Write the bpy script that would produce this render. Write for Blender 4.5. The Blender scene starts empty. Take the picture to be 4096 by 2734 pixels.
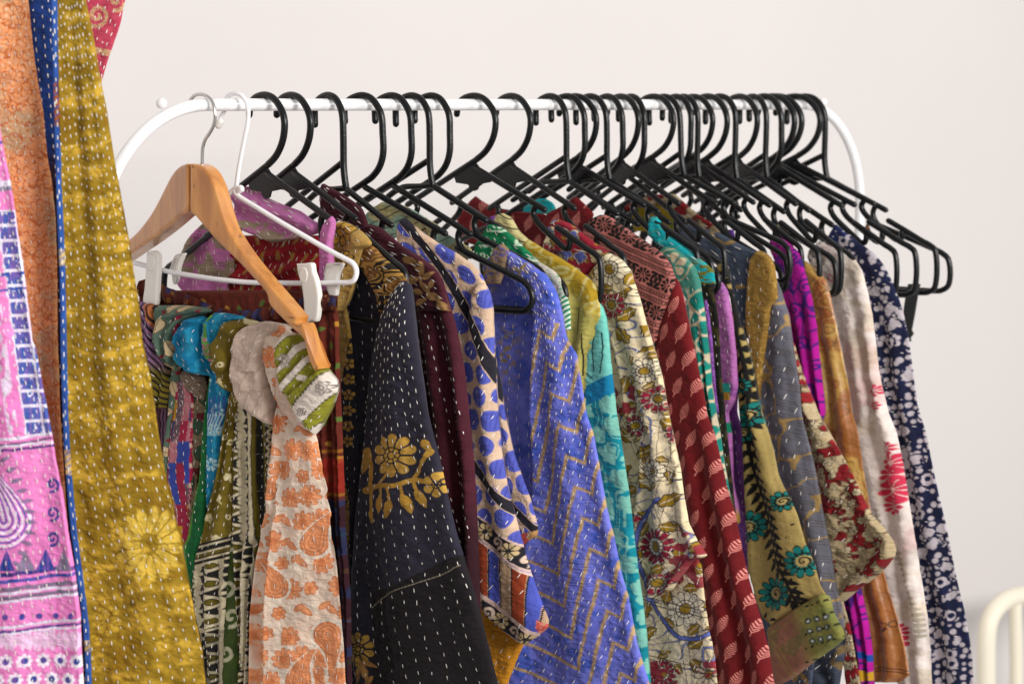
import bpy, math, random
import numpy as np
from mathutils import Vector, Matrix
R = math.radians
scene = bpy.context.scene
COL = scene.collection

# ------------------------------------------------------------------ camera
FPX, CX, CY, HORIZ = 9671.0, 2048.0, 1367.0, 419.0      # focal length, centre and eye level on a 4096 px wide frame
RAIL_Z = 1.50
head = R(42.6)
pitch = math.atan((CY - HORIZ) / FPX)
fwd = np.array([math.cos(head)*math.cos(pitch), math.sin(head)*math.cos(pitch), -math.sin(pitch)])
rgt = np.array([math.sin(head), -math.cos(head), 0.0])
upv = np.cross(rgt, fwd)
def ray(x, y):
    x = np.asarray(x, float); y = np.asarray(y, float)
    return fwd + rgt*((x-CX)/FPX)[..., None] - upv*((y-CY)/FPX)[..., None]
_r0 = ray(980.0, HORIZ)
CAM = np.array([0, 0, RAIL_Z]) - _r0*2.803
cd = bpy.data.cameras.new('camera'); cam = bpy.data.objects.new('camera', cd); COL.objects.link(cam)
cam.matrix_world = Matrix(((rgt[0], upv[0], -fwd[0], CAM[0]), (rgt[1], upv[1], -fwd[1], CAM[1]), (rgt[2], upv[2], -fwd[2], CAM[2]), (0, 0, 0, 1)))
cd.sensor_width = 36; cd.lens = FPX/4096*36; cd.clip_end = 50; cd.clip_start = 0.05
cd.dof.use_dof = True; cd.dof.focus_distance = 2.78; cd.dof.aperture_fstop = 8.0
scene.camera = cam

# ------------------------------------------------------------------ light
w = bpy.data.worlds.new('World'); scene.world = w; w.use_nodes = True
w.node_tree.nodes['Background'].inputs[0].default_value = (1.0, 0.975, 0.96, 1)
w.node_tree.nodes['Background'].inputs[1].default_value = 0.57
def area(name, loc, target, size, power, col=(1, 1, 1)):
    ld = bpy.data.lights.new(name, 'AREA'); ld.shape = 'RECTANGLE'; ld.size = size[0]; ld.size_y = size[1]
    ld.energy = power; ld.color = col
    o = bpy.data.objects.new(name, ld); COL.objects.link(o); o.location = loc
    o.rotation_euler = (Vector(target)-Vector(loc)).to_track_quat('-Z', 'Y').to_euler()
    return o
area('key_softbox', (-0.45, -3.95, 2.5), (0.75, 0, 1.05), (1.3, 1.3), 180, (1, 0.975, 0.95))
area('wall_fill', (3.0, -2.9, 2.3), (2.7, 0.8, 1.1), (1.8, 1.6), 68, (1, 0.985, 0.97))  # added fill lamp, no real fixture; evens the wall towards the right
scene.view_settings.view_transform = 'Standard'; scene.view_settings.look = 'None'
scene.view_settings.exposure = 0.0; scene.view_settings.gamma = 1.0
scene.render.engine = 'CYCLES'
scene.cycles.max_bounces = 6; scene.cycles.diffuse_bounces = 4; scene.cycles.use_denoising = True

# ------------------------------------------------------------------ helpers
def srgb(h):
    if isinstance(h, str):
        c = [int(h[i:i+2], 16)/255 for i in (0, 2, 4)]
    else: c = h
    return np.array([v/12.92 if v <= .04045 else ((v+.055)/1.055)**2.4 for v in c])
def project(P):
    v = np.asarray(P, float) - CAM
    d = v @ fwd
    return CX + FPX*(v @ rgt)/d, CY - FPX*(v @ upv)/d
def rail_x(xs, y=HORIZ):            # world X of the rail point seen at frame column xs
    r = ray(float(xs), y); lam = -CAM[1]/r[1]
    return CAM[0] + lam*r[0]
class Plane:                        # an upright plane across the rail: u runs towards the viewer's side, n faces the left
    def __init__(s, x, yaw=0.0, y=0.0):
        s.Q = np.array([x, y, RAIL_Z]); a = R(yaw)
        s.d = np.array([math.sin(a), -math.cos(a), 0.0]); s.n = np.array([-math.cos(a), -math.sin(a), 0.0])
    def hit(s, x, y):
        r = ray(x, y); lam = ((s.Q-CAM) @ s.n)/(r @ s.n)
        return CAM + r*lam[..., None]
def plane_by_tip(tipx, tipy, u=0.215, yaw=4.0):     # plane whose point at u is seen at column tipx
    lo, hi = -0.6, 2.2
    for _ in range(50):
        m = (lo+hi)/2; p = Plane(m, yaw)
        q = p.Q + p.d*u; q[2] = p.hit(np.array(tipx), np.array(tipy))[2] if False else RAIL_Z-.2
        if project(q)[0] < tipx: lo = m
        else: hi = m
    return Plane((lo+hi)/2, yaw)

def tag(o, label=None, cat=None, group=None, kind=None):
    if label: o['label'] = label
    if cat: o['category'] = cat
    if group: o['group'] = group
    if kind: o['kind'] = kind
    return o
def empty(name, loc, label=None, cat=None, group=None):
    o = bpy.data.objects.new(name, None); COL.objects.link(o); o.location = loc; o.empty_display_size = .02
    return tag(o, label, cat, group)
def mesh_obj(name, verts, faces, mats, parent=None, smooth=True, mi=None):
    me = bpy.data.meshes.new(name)
    me.from_pydata([tuple(map(float, v)) for v in verts], [], [tuple(int(i) for i in f) for f in faces])
    for m in (mats if isinstance(mats, (list, tuple)) else [mats]): me.materials.append(m)
    if mi is not None: me.polygons.foreach_set('material_index', np.array(mi, dtype=np.int32))
    if smooth: me.polygons.foreach_set('use_smooth', np.ones(len(me.polygons), dtype=bool))
    me.update()
    o = bpy.data.objects.new(name, me); COL.objects.link(o)
    if parent is not None:
        o.parent = parent; o.matrix_parent_inverse = Matrix.Translation(-Vector(parent.location)) if parent.type == 'EMPTY' else Matrix.Identity(4)
    return o
def spline(pts, n=8):               # Catmull-Rom through points
    P = np.array(pts, float); out = []
    for i in range(len(P)-1):
        p0 = P[max(i-1, 0)]; p1 = P[i]; p2 = P[i+1]; p3 = P[min(i+2, len(P)-1)]
        for k in range(n):
            t = k/n
            out.append(.5*((2*p1)+(-p0+p2)*t+(2*p0-5*p1+4*p2-p3)*t*t+(-p0+3*p1-3*p2+p3)*t**3))
    out.append(P[-1]); return np.array(out)
def tube_geo(path, rad, seg=12, cap=True, squash=None):
    """tube round a 3-D path; rad a number or one per point; round caps"""
    P = np.array(path, float); n = len(P)
    r = np.full(n, rad, float) if np.isscalar(rad) else np.array(rad, float)
    if cap:
        t0 = P[0]-P[1]; t0 /= np.linalg.norm(t0); t1 = P[-1]-P[-2]; t1 /= np.linalg.norm(t1)
        P = np.vstack([P[0]+t0*r[0]*.95, P[0]+t0*r[0]*.6, P, P[-1]+t1*r[-1]*.6, P[-1]+t1*r[-1]*.95]); r = np.concatenate([[r[0]*.3, r[0]*.8], r, [r[-1]*.8, r[-1]*.3]]); n += 4
    T = np.gradient(P, axis=0); T /= np.linalg.norm(T, axis=1)[:, None]
    ref = np.array([0, 0, 1.0]) if abs(T[0][2]) < .9 else np.array([1.0, 0, 0])
    a = np.cross(T[0], ref); a /= np.linalg.norm(a); V = []; 
    for i in range(n):
        a = a - T[i]*(a @ T[i]); a /= np.linalg.norm(a); b = np.cross(T[i], a)
        for k in range(seg):
            th = 2*math.pi*k/seg
            V.append(P[i]+r[i]*(math.cos(th)*a+math.sin(th)*b))
    F = [(i*seg+k, i*seg+(k+1) % seg, (i+1)*seg+(k+1) % seg, (i+1)*seg+k) for i in range(n-1) for k in range(seg)]
    F.append(tuple(range(seg))[::-1]); F.append(tuple((n-1)*seg+k for k in range(seg)))
    return V, F
def join_geo(gs):
    V, F = [], []
    for v, f in gs:
        b = len(V); V += list(v); F += [tuple(i+b for i in q) for q in f]
    return V, F
def ball_geo(c, r, n=16):
    V, F = [], []
    for i in range(n+1):
        for k in range(2*n):
            th = math.pi*i/n; ph = math.pi*k/n
            V.append(np.array(c)+r*np.array([math.sin(th)*math.cos(ph), math.sin(th)*math.sin(ph), math.cos(th)]))
    for i in range(n):
        for k in range(2*n): F.append((i*2*n+k, (i+1)*2*n+k, (i+1)*2*n+(k+1) % (2*n), i*2*n+(k+1) % (2*n)))
    return V, F

# ------------------------------------------------------------------ materials
def mat(name, col, rough=.5, metal=0, spec=.5, bump=0, bscale=200, var=0, vscale=20, coat=0):
    m = bpy.data.materials.new(name); m.use_nodes = True; nt = m.node_tree; b = nt.nodes['Principled BSDF']
    c = srgb(col) if isinstance(col, str) else np.array(col)
    b.inputs['Base Color'].default_value = (*c, 1); b.inputs['Roughness'].default_value = rough
    b.inputs['Metallic'].default_value = metal; b.inputs['Specular IOR Level'].default_value = spec
    b.inputs['Coat Weight'].default_value = coat; b.inputs['Coat Roughness'].default_value = .12
    tc = nt.nodes.new('ShaderNodeTexCoord')
    if var:
        n = nt.nodes.new('ShaderNodeTexNoise'); n.inputs['Scale'].default_value = vscale; n.inputs['Detail'].default_value = 5
        nt.links.new(tc.outputs['Object'], n.inputs['Vector'])
        mr = nt.nodes.new('ShaderNodeMapRange'); mr.inputs[1].default_value = .3; mr.inputs[2].default_value = .7; mr.inputs[3].default_value = 1-var; mr.inputs[4].default_value = 1+var*.5
        nt.links.new(n.outputs[0], mr.inputs[0])
        mx = nt.nodes.new('ShaderNodeMix'); mx.data_type = 'RGBA'; mx.blend_type = 'MULTIPLY'; mx.inputs[0].default_value = 1
        mx.inputs[6].default_value = (*c, 1); nt.links.new(mr.outputs[0], mx.inputs[7]); nt.links.new(mx.outputs[2], b.inputs['Base Color'])
    if bump:
        n = nt.nodes.new('ShaderNodeTexNoise'); n.inputs['Scale'].default_value = bscale; n.inputs['Detail'].default_value = 4
        nt.links.new(tc.outputs['Object'], n.inputs['Vector'])
        bp = nt.nodes.new('ShaderNodeBump'); bp.inputs['Strength'].default_value = bump; bp.inputs['Distance'].default_value = .001
        nt.links.new(n.outputs[0], bp.inputs['Height']); nt.links.new(bp.outputs[0], b.inputs['Normal'])
    return m
M_black = mat('black_plastic', (.0045, .0048, .0054), .30, spec=.30, bump=.25, bscale=260, var=.25, vscale=60)
M_white = mat('white_enamel', (.80, .79, .79), .28, spec=.5, var=.05, vscale=30, coat=.3)
def speck(m, scale, lo, hi, col):
    nt = m.node_tree; b = nt.nodes['Principled BSDF']; tc = nt.nodes.new('ShaderNodeTexCoord'); n = nt.nodes.new('ShaderNodeTexNoise')
    n.inputs['Scale'].default_value = scale; n.inputs['Detail'].default_value = 7; n.inputs['Roughness'].default_value = .7; nt.links.new(tc.outputs['Object'], n.inputs['Vector'])
    mr = nt.nodes.new('ShaderNodeMapRange'); mr.inputs[1].default_value = lo; mr.inputs[2].default_value = hi; nt.links.new(n.outputs[0], mr.inputs[0])
    mx = nt.nodes.new('ShaderNodeMix'); mx.data_type = 'RGBA'; mx.inputs[7].default_value = (*col, 1); nt.links.new(mr.outputs[0], mx.inputs[0])
    src = b.inputs['Base Color'].links[0].from_socket; nt.links.new(src, mx.inputs[6]); nt.links.new(mx.outputs[2], b.inputs['Base Color'])
speck(M_white, 75, .66, .72, (.30, .25, .20))
M_wire = mat('white_coated_wire', (.80, .79, .80), .35)
M_chrome = mat('chrome', (.62, .60, .58), .16, metal=1)
M_clip = mat('ivory_plastic', (.74, .71, .66), .4, var=.04)
M_cream = mat('cream_enamel', (.80, .74, .60), .45)
M_wall = mat('painted_plaster', (.630, .594, .578), .9, spec=.15, bump=.3, bscale=25, var=.022, vscale=1.7)
M_thread = mat('cotton_thread', (.80, .76, .70), .8, spec=.1)
M_belt = mat('black_ribbon', (.01, .01, .011), .7, bump=.3)

# wood: rings stretched along the arm
M_wood = bpy.data.materials.new('varnished_wood'); M_wood.use_nodes = True
def _wood():
    nt = M_wood.node_tree; b = nt.nodes['Principled BSDF']; tc = nt.nodes.new('ShaderNodeTexCoord')
    mp = nt.nodes.new('ShaderNodeMapping'); mp.inputs['Rotation'].default_value = (0, 0, R(42)); mp.inputs['Scale'].default_value = (60, 60, 9)
    nt.links.new(tc.outputs['Object'], mp.inputs[0])
    n = nt.nodes.new('ShaderNodeTexNoise'); n.inputs['Scale'].default_value = 1.0; n.inputs['Detail'].default_value = 8; n.inputs['Distortion'].default_value = .8
    nt.links.new(mp.outputs[0], n.inputs['Vector'])
    cr = nt.nodes.new('ShaderNodeValToRGB'); e = cr.color_ramp.elements
    e[0].position = .30; e[0].color = (*srgb('a8682a'), 1); e[1].position = .72; e[1].color = (*srgb('d09247'), 1)
    k = cr.color_ramp.elements.new(.5); k.color = (*srgb('c07e39'), 1)
    nt.links.new(n.outputs[0], cr.inputs[0])
    n2 = nt.nodes.new('ShaderNodeTexNoise'); n2.inputs['Scale'].default_value = 70; n2.inputs['Detail'].default_value = 6; nt.links.new(tc.outputs['Object'], n2.inputs['Vector'])
    mr = nt.nodes.new('ShaderNodeMapRange'); mr.inputs[1].default_value = .66; mr.inputs[2].default_value = .74; nt.links.new(n2.outputs[0], mr.inputs[0])
    mx = nt.nodes.new('ShaderNodeMix'); mx.data_type = 'RGBA'; mx.inputs[7].default_value = (*srgb('5a3212'), 1)
    nt.links.new(mr.outputs[0], mx.inputs[0]); nt.links.new(cr.outputs[0], mx.inputs[6]); nt.links.new(mx.outputs[2], b.inputs['Base Color'])
    b.inputs['Roughness'].default_value = .38; b.inputs['Coat Weight'].default_value = .8; b.inputs['Coat Roughness'].default_value = .12
_wood()

# cloth: printed colours come from the 'print' attribute, weave and slub are nodes
_cloth_cache = {}
def cloth_mat(name, rough=.85, sheen=.15, weave=1.0, satin=0):
    if name in _cloth_cache: return _cloth_cache[name]
    m = bpy.data.materials.new(name); m.use_nodes = True; nt = m.node_tree; b = nt.nodes['Principled BSDF']
    at = nt.nodes.new('ShaderNodeAttribute'); at.attribute_name = 'print'
    tc = nt.nodes.new('ShaderNodeTexCoord')
    n = nt.nodes.new('ShaderNodeTexNoise'); n.inputs['Scale'].default_value = 45; n.inputs['Detail'].default_value = 8; n.inputs['Roughness'].default_value = .65
    nt.links.new(tc.outputs['Object'], n.inputs['Vector'])
    mr = nt.nodes.new('ShaderNodeMapRange'); mr.inputs[1].default_value = .3; mr.inputs[2].default_value = .7; mr.inputs[3].default_value = .80; mr.inputs[4].default_value = 1.16
    nt.links.new(n.outputs[0], mr.inputs[0])
    mx = nt.nodes.new('ShaderNodeMix'); mx.data_type = 'RGBA'; mx.blend_type = 'MULTIPLY'; mx.inputs[0].default_value = 1
    nt.links.new(at.outputs['Color'], mx.inputs[6]); nt.links.new(mr.outputs[0], mx.inputs[7])
    nt.links.new(mx.outputs[2], b.inputs['Base Color'])
    # weave: two crossed stretched noises
    hs = []
    for sc in ((1600, 1600, 220), (300, 300, 1700)):
        mp = nt.nodes.new('ShaderNodeMapping'); mp.inputs['Scale'].default_value = sc; nt.links.new(tc.outputs['Object'], mp.inputs[0])
        q = nt.nodes.new('ShaderNodeTexNoise'); q.inputs['Scale'].default_value = 1; q.inputs['Detail'].default_value = 2; nt.links.new(mp.outputs[0], q.inputs['Vector']); hs.append(q)
    ad = nt.nodes.new('ShaderNodeMath'); ad.operation = 'ADD'; nt.links.new(hs[0].outputs[0], ad.inputs[0]); nt.links.new(hs[1].outputs[0], ad.inputs[1])
    n3 = nt.nodes.new('ShaderNodeTexNoise'); n3.inputs['Scale'].default_value = 110; n3.inputs['Detail'].default_value = 3; nt.links.new(tc.outputs['Object'], n3.inputs['Vector'])
    ml = nt.nodes.new('ShaderNodeMath'); ml.operation = 'MULTIPLY_ADD'; ml.inputs[1].default_value = 2.6; nt.links.new(n3.outputs[0], ml.inputs[0]); nt.links.new(ad.outputs[0], ml.inputs[2])
    bp = nt.nodes.new('ShaderNodeBump'); bp.inputs['Strength'].default_value = .55*weave; bp.inputs['Distance'].default_value = .0011
    nt.links.new(ml.outputs[0], bp.inputs['Height']); nt.links.new(bp.outputs[0], b.inputs['Normal'])
    b.inputs['Roughness'].default_value = rough; b.inputs['Specular IOR Level'].default_value = .25 if not satin else .6
    b.inputs['Sheen Weight'].default_value = sheen; b.inputs['Sheen Roughness'].default_value = .4
    _cloth_cache[name] = m; return m

# ------------------------------------------------------------------ setting
def slab(name, lo, hi, m, kind=None):
    V = [(x, y, z) for x in (lo[0], hi[0]) for y in (lo[1], hi[1]) for z in (lo[2], hi[2])]
    F = [(0, 1, 3, 2), (4, 6, 7, 5), (0, 4, 5, 1), (2, 3, 7, 6), (0, 2, 6, 4), (1, 5, 7, 3)]
    o = mesh_obj(name, V, F, m, smooth=False)
    return tag(o, kind=kind)
WALL_Y = 0.86
slab('wall', (-3.5, WALL_Y, -.05), (7, WALL_Y+.12, 3.6), M_wall, 'structure')['label'] = 'pale pinkish white plaster wall behind the rack'

# ------------------------------------------------------------------ the rack
def build_rack():
    rk = empty('garment_rack', (rail_x(2000), 0, RAIL_Z), 'white tubular garment rack with rounded corners holding all the hangers', 'garment rack')
    RR = .160; rt = .0073
    xl = rail_x(832); xr = rail_x(3215)
    mesh_obj('rail', *tube_geo([(x, 0, RAIL_Z) for x in np.linspace(xl, xr, 60)], rt, 24, cap=False), M_white, rk)
    for s, x0, rr, ka in ((-1, xl, .158, 27), (1, xr, .150, 22)):
        pts = [(x0+s*rr*math.sin(a), 0, RAIL_Z-rr*(1-math.cos(a))) for a in np.linspace(0, math.pi/2, 28)]
        pts += [(x0+s*rr, 0, z) for z in np.linspace(RAIL_Z-rr-.03, .05, 20)]
        mesh_obj('upright', *tube_geo(pts, rt, 24, cap=False), M_white, rk)
        r = ray(*((646., 414.) if s < 0 else (3292., 409.))); c = CAM+r*(-CAM[1]/r[1])
        mesh_obj('end_knob', *ball_geo(c, .0062), M_white, rk)
    return rk
build_rack()

# ------------------------------------------------------------------ black tube hangers
def hanger_paths(kind):
    """hook, frame tubes and web outline in hanger coordinates (u, z), metres, rail axis at 0,0"""
    mm = lambda L: [(a*.001, b*.001) for a, b in L]
    short = kind.islower(); kind = kind.upper()
    sl = .43 if kind == 'A' else .47
    if kind == 'A':
        nz = -80
        hook = mm([(-31, -12), (-29, -2), (-24, 5), (-14, 9.8), (0, 11.4), (14, 8.2), (27, -1.6), (34.5, -14), (35.5, -28), (30.5, -44), (19, -59), (3, -70)])
        near0 = (1, nz); far0 = (3, -70)
    elif kind == 'B':
        nz = -100
        hook = mm([(-28, -20), (-28, -4), (-22, 5), (-12, 9.8), (0, 11.4), (12, 8), (22, -2), (28, -15), (29, -35), (29, -58), (23, -75), (12, -87), (2, -93)])
        near0 = (0, nz); far0 = (2, -93)
    else:
        nz = -100
        hook = mm([(-28, -24), (-28, -6), (-23, 4), (-12, 9.8), (0, 11.4), (12, 8), (22, -2), (27, -15), (28, -40), (28, -70), (30, -88), (33, -100)])
        near0 = (33, -100); far0 = (27, -68)
    bar = nz-146
    frame = []
    # near upper arm, its notch, outer arm, loop, bottom bar, loop, outer arm, far upper arm
    tipz = near0[1]-sl*(118-near0[0])
    bar = -246
    frame.append(mm([near0, (60, near0[1]-sl*(60-near0[0])), (118, tipz)]))
    fz = far0[1]+sl*0
    fs = (tipz-far0[1])/(-118-far0[0])
    frame.append(mm([far0, (-50, far0[1]+fs*(-50-far0[0])), (-118, tipz)]))
    for s in (1, -1):
        z1 = tipz+sl*14
        if kind == 'A' and not short:
            frame.append(mm([(s*104, z1-2), (s*100, z1-9), (s*103, z1-17), (s*112, z1-26), (s*135, z1-42), (s*150, z1-52), (s*157, z1-53), (s*160, z1-48), (s*160, z1-42)]))
            o0 = (s*140, z1-28)
        else:
            frame.append(mm([(s*103, z1-2), (s*100, z1-10), (s*102, z1-19), (s*109, z1-28), (s*120, z1-33)]))
            o0 = (s*98, z1-24)
        if short and s > 0:
            frame[-1] = mm([(103, z1-2), (100, z1-10), (101, z1-22), (103, z1-40), (104, -190), (103, bar+12), (98, bar+3), (88, bar), (40, bar), (0, bar)]); continue
        ez = o0[1]-(.50 if kind == 'A' else .36)*(190-abs(o0[0]))
        frame.append(mm([o0, (s*(abs(o0[0])+190)/2, (o0[1]+ez)/2), (s*188, ez+.5), (s*200, ez-5), (s*208, ez-13), (s*211, (ez+bar)/2-3), (s*209, bar+9), (s*201, bar+2), (s*190, bar), (s*150, bar), (0, bar)]))
    if kind == 'C':
        frame.append(mm([(32, -99), (10, -101), (-12, -102), (-28, -107), (-42, -115)]))
    web = None
    if kind == 'A':
        web = mm([(2, -73), (-20, -85), (-34, -93), (-31, -100), (-10, -102), (-6, -108), (0, -110), (6, -108), (9, -101), (28, -98), (30, -92), (14, -85)])
    return hook, frame, web
def hanger_geo(kind, pl, tilt):
    """world geometry; the hanger lies in plane pl, tilt rocks it on the rail"""
    ct, st = math.cos(tilt), math.sin(tilt)
    def W(u, z, w=0):
        z0 = .0109; zz = z-z0; uu = u*ct-zz*st; zq = u*st+zz*ct+z0
        return pl.d*uu+np.array([0, 0, zq])+pl.n*w
    hook, frame, web = hanger_paths(kind)
    hg = tube_geo([W(*p) for p in spline(hook, 6)], .0042, 12)
    fg = []
    for p in frame:
        sp = spline(p, 5) if len(p) > 3 else np.array([np.array(p[0])*(1-t)+np.array(p[-1])*t for t in np.linspace(0, 1, 8)])
        fg.append(tube_geo([W(*q) for q in sp], .0039, 10))
    wg = None
    if web:
        n = len(web); V = [W(*p, .0011) for p in web]+[W(*p, -.0011) for p in web]
        wg = (V, [tuple(range(n)), tuple(range(2*n-1, n-1, -1))]+[(i, i+n, (i+1) % n+n, (i+1) % n) for i in range(n)])
    return hg, join_geo(fg), wg

HANGERS = [  # (frame column of the hook's top, model, (u, frame column it reaches), tilt deg, label)
 (1061, 'a', (.118, 1320), 0, 'first black plastic hanger on the rail, just right of the white clip hanger'),
 (1168, 'A', (.211, 1620), 0, 'second black hanger from the left, its near arm inside the maroon collar'),
 (1315, 'C', (.211, 1768), 0, 'third black hanger from the left, its straight post ending in a flat bridge'),
 (1451, 'b', (.118, 1770), -1, 'fourth black hanger from the left, its near arm ending above the blue dotted collar'),
 (1570, 'B', (.211, 2123), 0, 'bare looped black hanger end lying over the violet blue kurta'),
 (1650, 'C', (.211, 2180), 0, 'sixth black hanger from the left, straight post beside the rusty spot on the rail'),
 (1728, 'B', (.211, 2270), 0, 'seventh black hanger from the left, last before the gap in mid rail'),
 (1899, 'A', (.211, 2410), 0, 'left one of the two webbed black hangers in mid rail'),
 (2048, 'A', (.211, 2505), 0, 'webbed black hanger in mid rail with its arm entering the red leaf collar'),
 (2204, 'C', (.211, 2680), 0, 'black straight post hanger that starts the crowded right half of the rail'),
 (2271, 'B', (.211, 2782), 0, 'eleventh black hanger from the left, close behind the first straight post of the crowd'),
 (2305, 'A', (.211, 2791), 0, 'twelfth black hanger from the left, its slotted arm over the cyan top'),
 (2365, 'C', (.211, 2845), 0, 'thirteenth black hanger from the left, the second straight post of the crowd'),
 (2432, 'B', (.211, 2868), 0, 'fourteenth black hanger from the left, between two straight post hangers'),
 (2486, 'A', (.211, 2895), 0, 'fifteenth black hanger from the left, round hook bending back'),
 (2526, 'B', (.211, 2925), 0, 'sixteenth black hanger from the left, last before a hand wide gap'),
 (2620, 'A', (.211, 3085), 2, 'seventeenth black hanger from the left, a round hook after the gap'),
 (2657, 'C', (.211, 3137), -3, 'black hanger with a post leaning to the left behind the seventeenth hook'),
 (2708, 'B', (.211, 3152), 2, 'nineteenth black hanger from the left, narrow hook'),
 (2739, 'C', (.211, 3162), 2, 'twentieth black hanger from the left, straight post reaching far down'),
 (2779, 'A', (.211, 3222), 2, 'twenty-first black hanger from the left, half behind a straight post'),
 (2835, 'A', (.211, 3290), 1, 'twenty-second black hanger from the left, a wide round hook'),
 (2884, 'C', (.211, 3358), 1, 'twenty-third black hanger from the left, slim straight post'),
 (2962, 'A', (.211, 3380), 1, 'twenty-fourth black hanger from the left, its slotted arm above the navy spotted collar'),
 (3014, 'C', (.211, 3435), 1, 'twenty-fifth black hanger from the left, the last but one straight post'),
 (3061, 'B', (.211, 3556), 1, 'twenty-sixth black hanger from the left, pressed against the tight bunch'),
 (3096, 'A', (.211, 3600), 1, 'twenty-seventh black hanger from the left, inside the tight bunch'),
 (3114, 'A', (.211, 3680), 1, 'twenty-eighth black hanger from the left, outer hook of the tight bunch'),
 (3186, 'A', (.211, 3760), 1, 'last but one black hanger by the right corner, with an empty looped end'),
 (3226, 'C', (.211, 3812), 1, 'rightmost black hanger at the right corner of the rack, post straight down'),
]
def solve_yaw(x, col, u=.118, z=-.13):
    lo, hi = -25, 36
    for _ in range(40):
        m = (lo+hi)/2; p = Plane(x, m); q = p.Q+p.d*u; q[2] += z
        if project(q)[0] < col: lo = m
        else: hi = m
    return (lo+hi)/2
PROTO = {}
ORIG = Plane(0, 0); ORIG.Q = np.zeros(3)
GROUP_H = 'black plastic hangers on the rail'
HPL = []
def build_hangers():
    rng = random.Random(4)
    for i, (col, kind, tip, tilt, label) in enumerate(HANGERS):
        x = rail_x(col)
        big = 1.09 if i >= 25 else 1.05 if i >= 21 else 1.0      # the hangers at the far end are a size larger
        yaw = solve_yaw(x, tip[1], tip[0]*big, -.2 if tip[0] > .15 else -.13)
        if kind not in PROTO:
            root = empty('plastic_hanger', (0, 0, 0))
            hg, fg, wg = hanger_geo(kind, ORIG, 0)
            mesh_obj('hook', *hg, M_black, root); mesh_obj('frame', *fg, M_black, root)
            if wg: mesh_obj('web', *wg, M_black, root, smooth=False)
            PROTO[kind] = root; r = root
        else:
            r = PROTO[kind].copy(); COL.objects.link(r)
            for ch in PROTO[kind].children:
                c = ch.copy(); COL.objects.link(c); c.parent = r
        r.location = (x, 0, RAIL_Z); r.rotation_euler = (R(tilt), R(rng.uniform(-1, 1)), R(yaw))
        r.scale = (big, big, big)
        tag(r, label, 'hanger', GROUP_H)
        HPL.append(Plane(x, yaw))
build_hangers()

# ------------------------------------------------------------------ pattern library (all in millimetre-like print units)
def _h(ix, iy, s):
    n = (ix.astype(np.int64)*374761393 + iy.astype(np.int64)*668265263 + s*974634777) & 0x7fffffff
    n = (n ^ (n >> 13))*1274126177 & 0x7fffffff
    return ((n ^ (n >> 16)) & 0xffff)/65535.0
def vn(x, y, s=0):
    ix = np.floor(x); iy = np.floor(y); fx = x-ix; fy = y-iy
    fx = fx*fx*(3-2*fx); fy = fy*fy*(3-2*fy)
    a = _h(ix, iy, s); b = _h(ix+1, iy, s); c = _h(ix, iy+1, s); d = _h(ix+1, iy+1, s)
    return (a*(1-fx)+b*fx)*(1-fy)+(c*(1-fx)+d*fx)*fy
def fbm(x, y, o=4, s=0):
    t = 0; a = .5
    for i in range(o): t = t+a*vn(x*2**i+17.3*i, y*2**i+9.1*i, s+i); a *= .5
    return t/(1-.5**o)
def aa(d, soft=2.0): return np.clip(.5-d/soft, 0, 1)      # 1 inside (d<0), 0 outside
def mix(a, b, m):
    m = np.asarray(m)[..., None]; return a*(1-m)+b*m
def C(h): return srgb(h)
def full(X, c): return np.broadcast_to(C(c) if isinstance(c, str) else c, X.shape+(3,)).copy()
def cells(x, y, s, seed=0, jit=.8):
    x = x/s; y = y/s; ix = np.floor(x); iy = np.floor(y)
    f1 = np.full(x.shape, 9.); f2 = np.full(x.shape, 9.); cid = np.zeros(x.shape)
    for dx in (-1, 0, 1):
        for dy in (-1, 0, 1):
            cx = ix+dx; cy = iy+dy
            px = cx+.5+jit*(_h(cx, cy, seed)-.5); py = cy+.5+jit*(_h(cx, cy, seed+7)-.5)
            d = np.hypot(x-px, y-py); n = d < f1
            f2 = np.where(n, f1, np.minimum(f2, d)); cid = np.where(n, _h(cx, cy, seed+13), cid); f1 = np.where(n, d, f1)
    return f1*s, f2*s, cid
def tile(X, Y, px, py, stag=.5, jit=0, seed=3):
    """staggered lattice: offsets from each cell's centre, and a random number per cell"""
    row = np.floor(Y/py); xs = X-row*px*stag; col = np.floor(xs/px)
    dx = xs-(col+.5)*px; dy = Y-(row+.5)*py
    if jit: dx = dx-jit*px*(_h(col, row, seed)-.5); dy = dy-jit*py*(_h(col, row, seed+1)-.5)
    return dx, dy, _h(col, row, seed+2)
def rot(x, y, a):
    c, s = np.cos(a), np.sin(a); return x*c+y*s, -x*s+y*c
def flower(dx, dy, Rr, n=8, a0=0, inner=.34):
    """signed distances: petals, dark lines between petals, centre"""
    r = np.hypot(dx, dy); th = np.arctan2(dy, dx)+a0
    k = np.abs(np.cos(n*th/2)); rim = Rr*(.55+.45*k**.45)
    pet = r-rim
    line = np.minimum(np.abs(((th*n/(2*np.pi)+.5) % 1)-0.0), np.abs(1-((th*n/(2*np.pi)+.5) % 1)))*2*np.pi*r/n
    return pet, line, r-Rr*inner, r
def leaf(dx, dy, L, W, a):
    u, v = rot(dx, dy, a); t = np.clip(u/L+.5, 0, 1)
    w = W*np.sin(np.pi*t**.8)**.8
    d = np.abs(v)-w; d = np.where(np.abs(u) > L/2, np.abs(u)-L/2+2, d)
    return d, u, v
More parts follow.
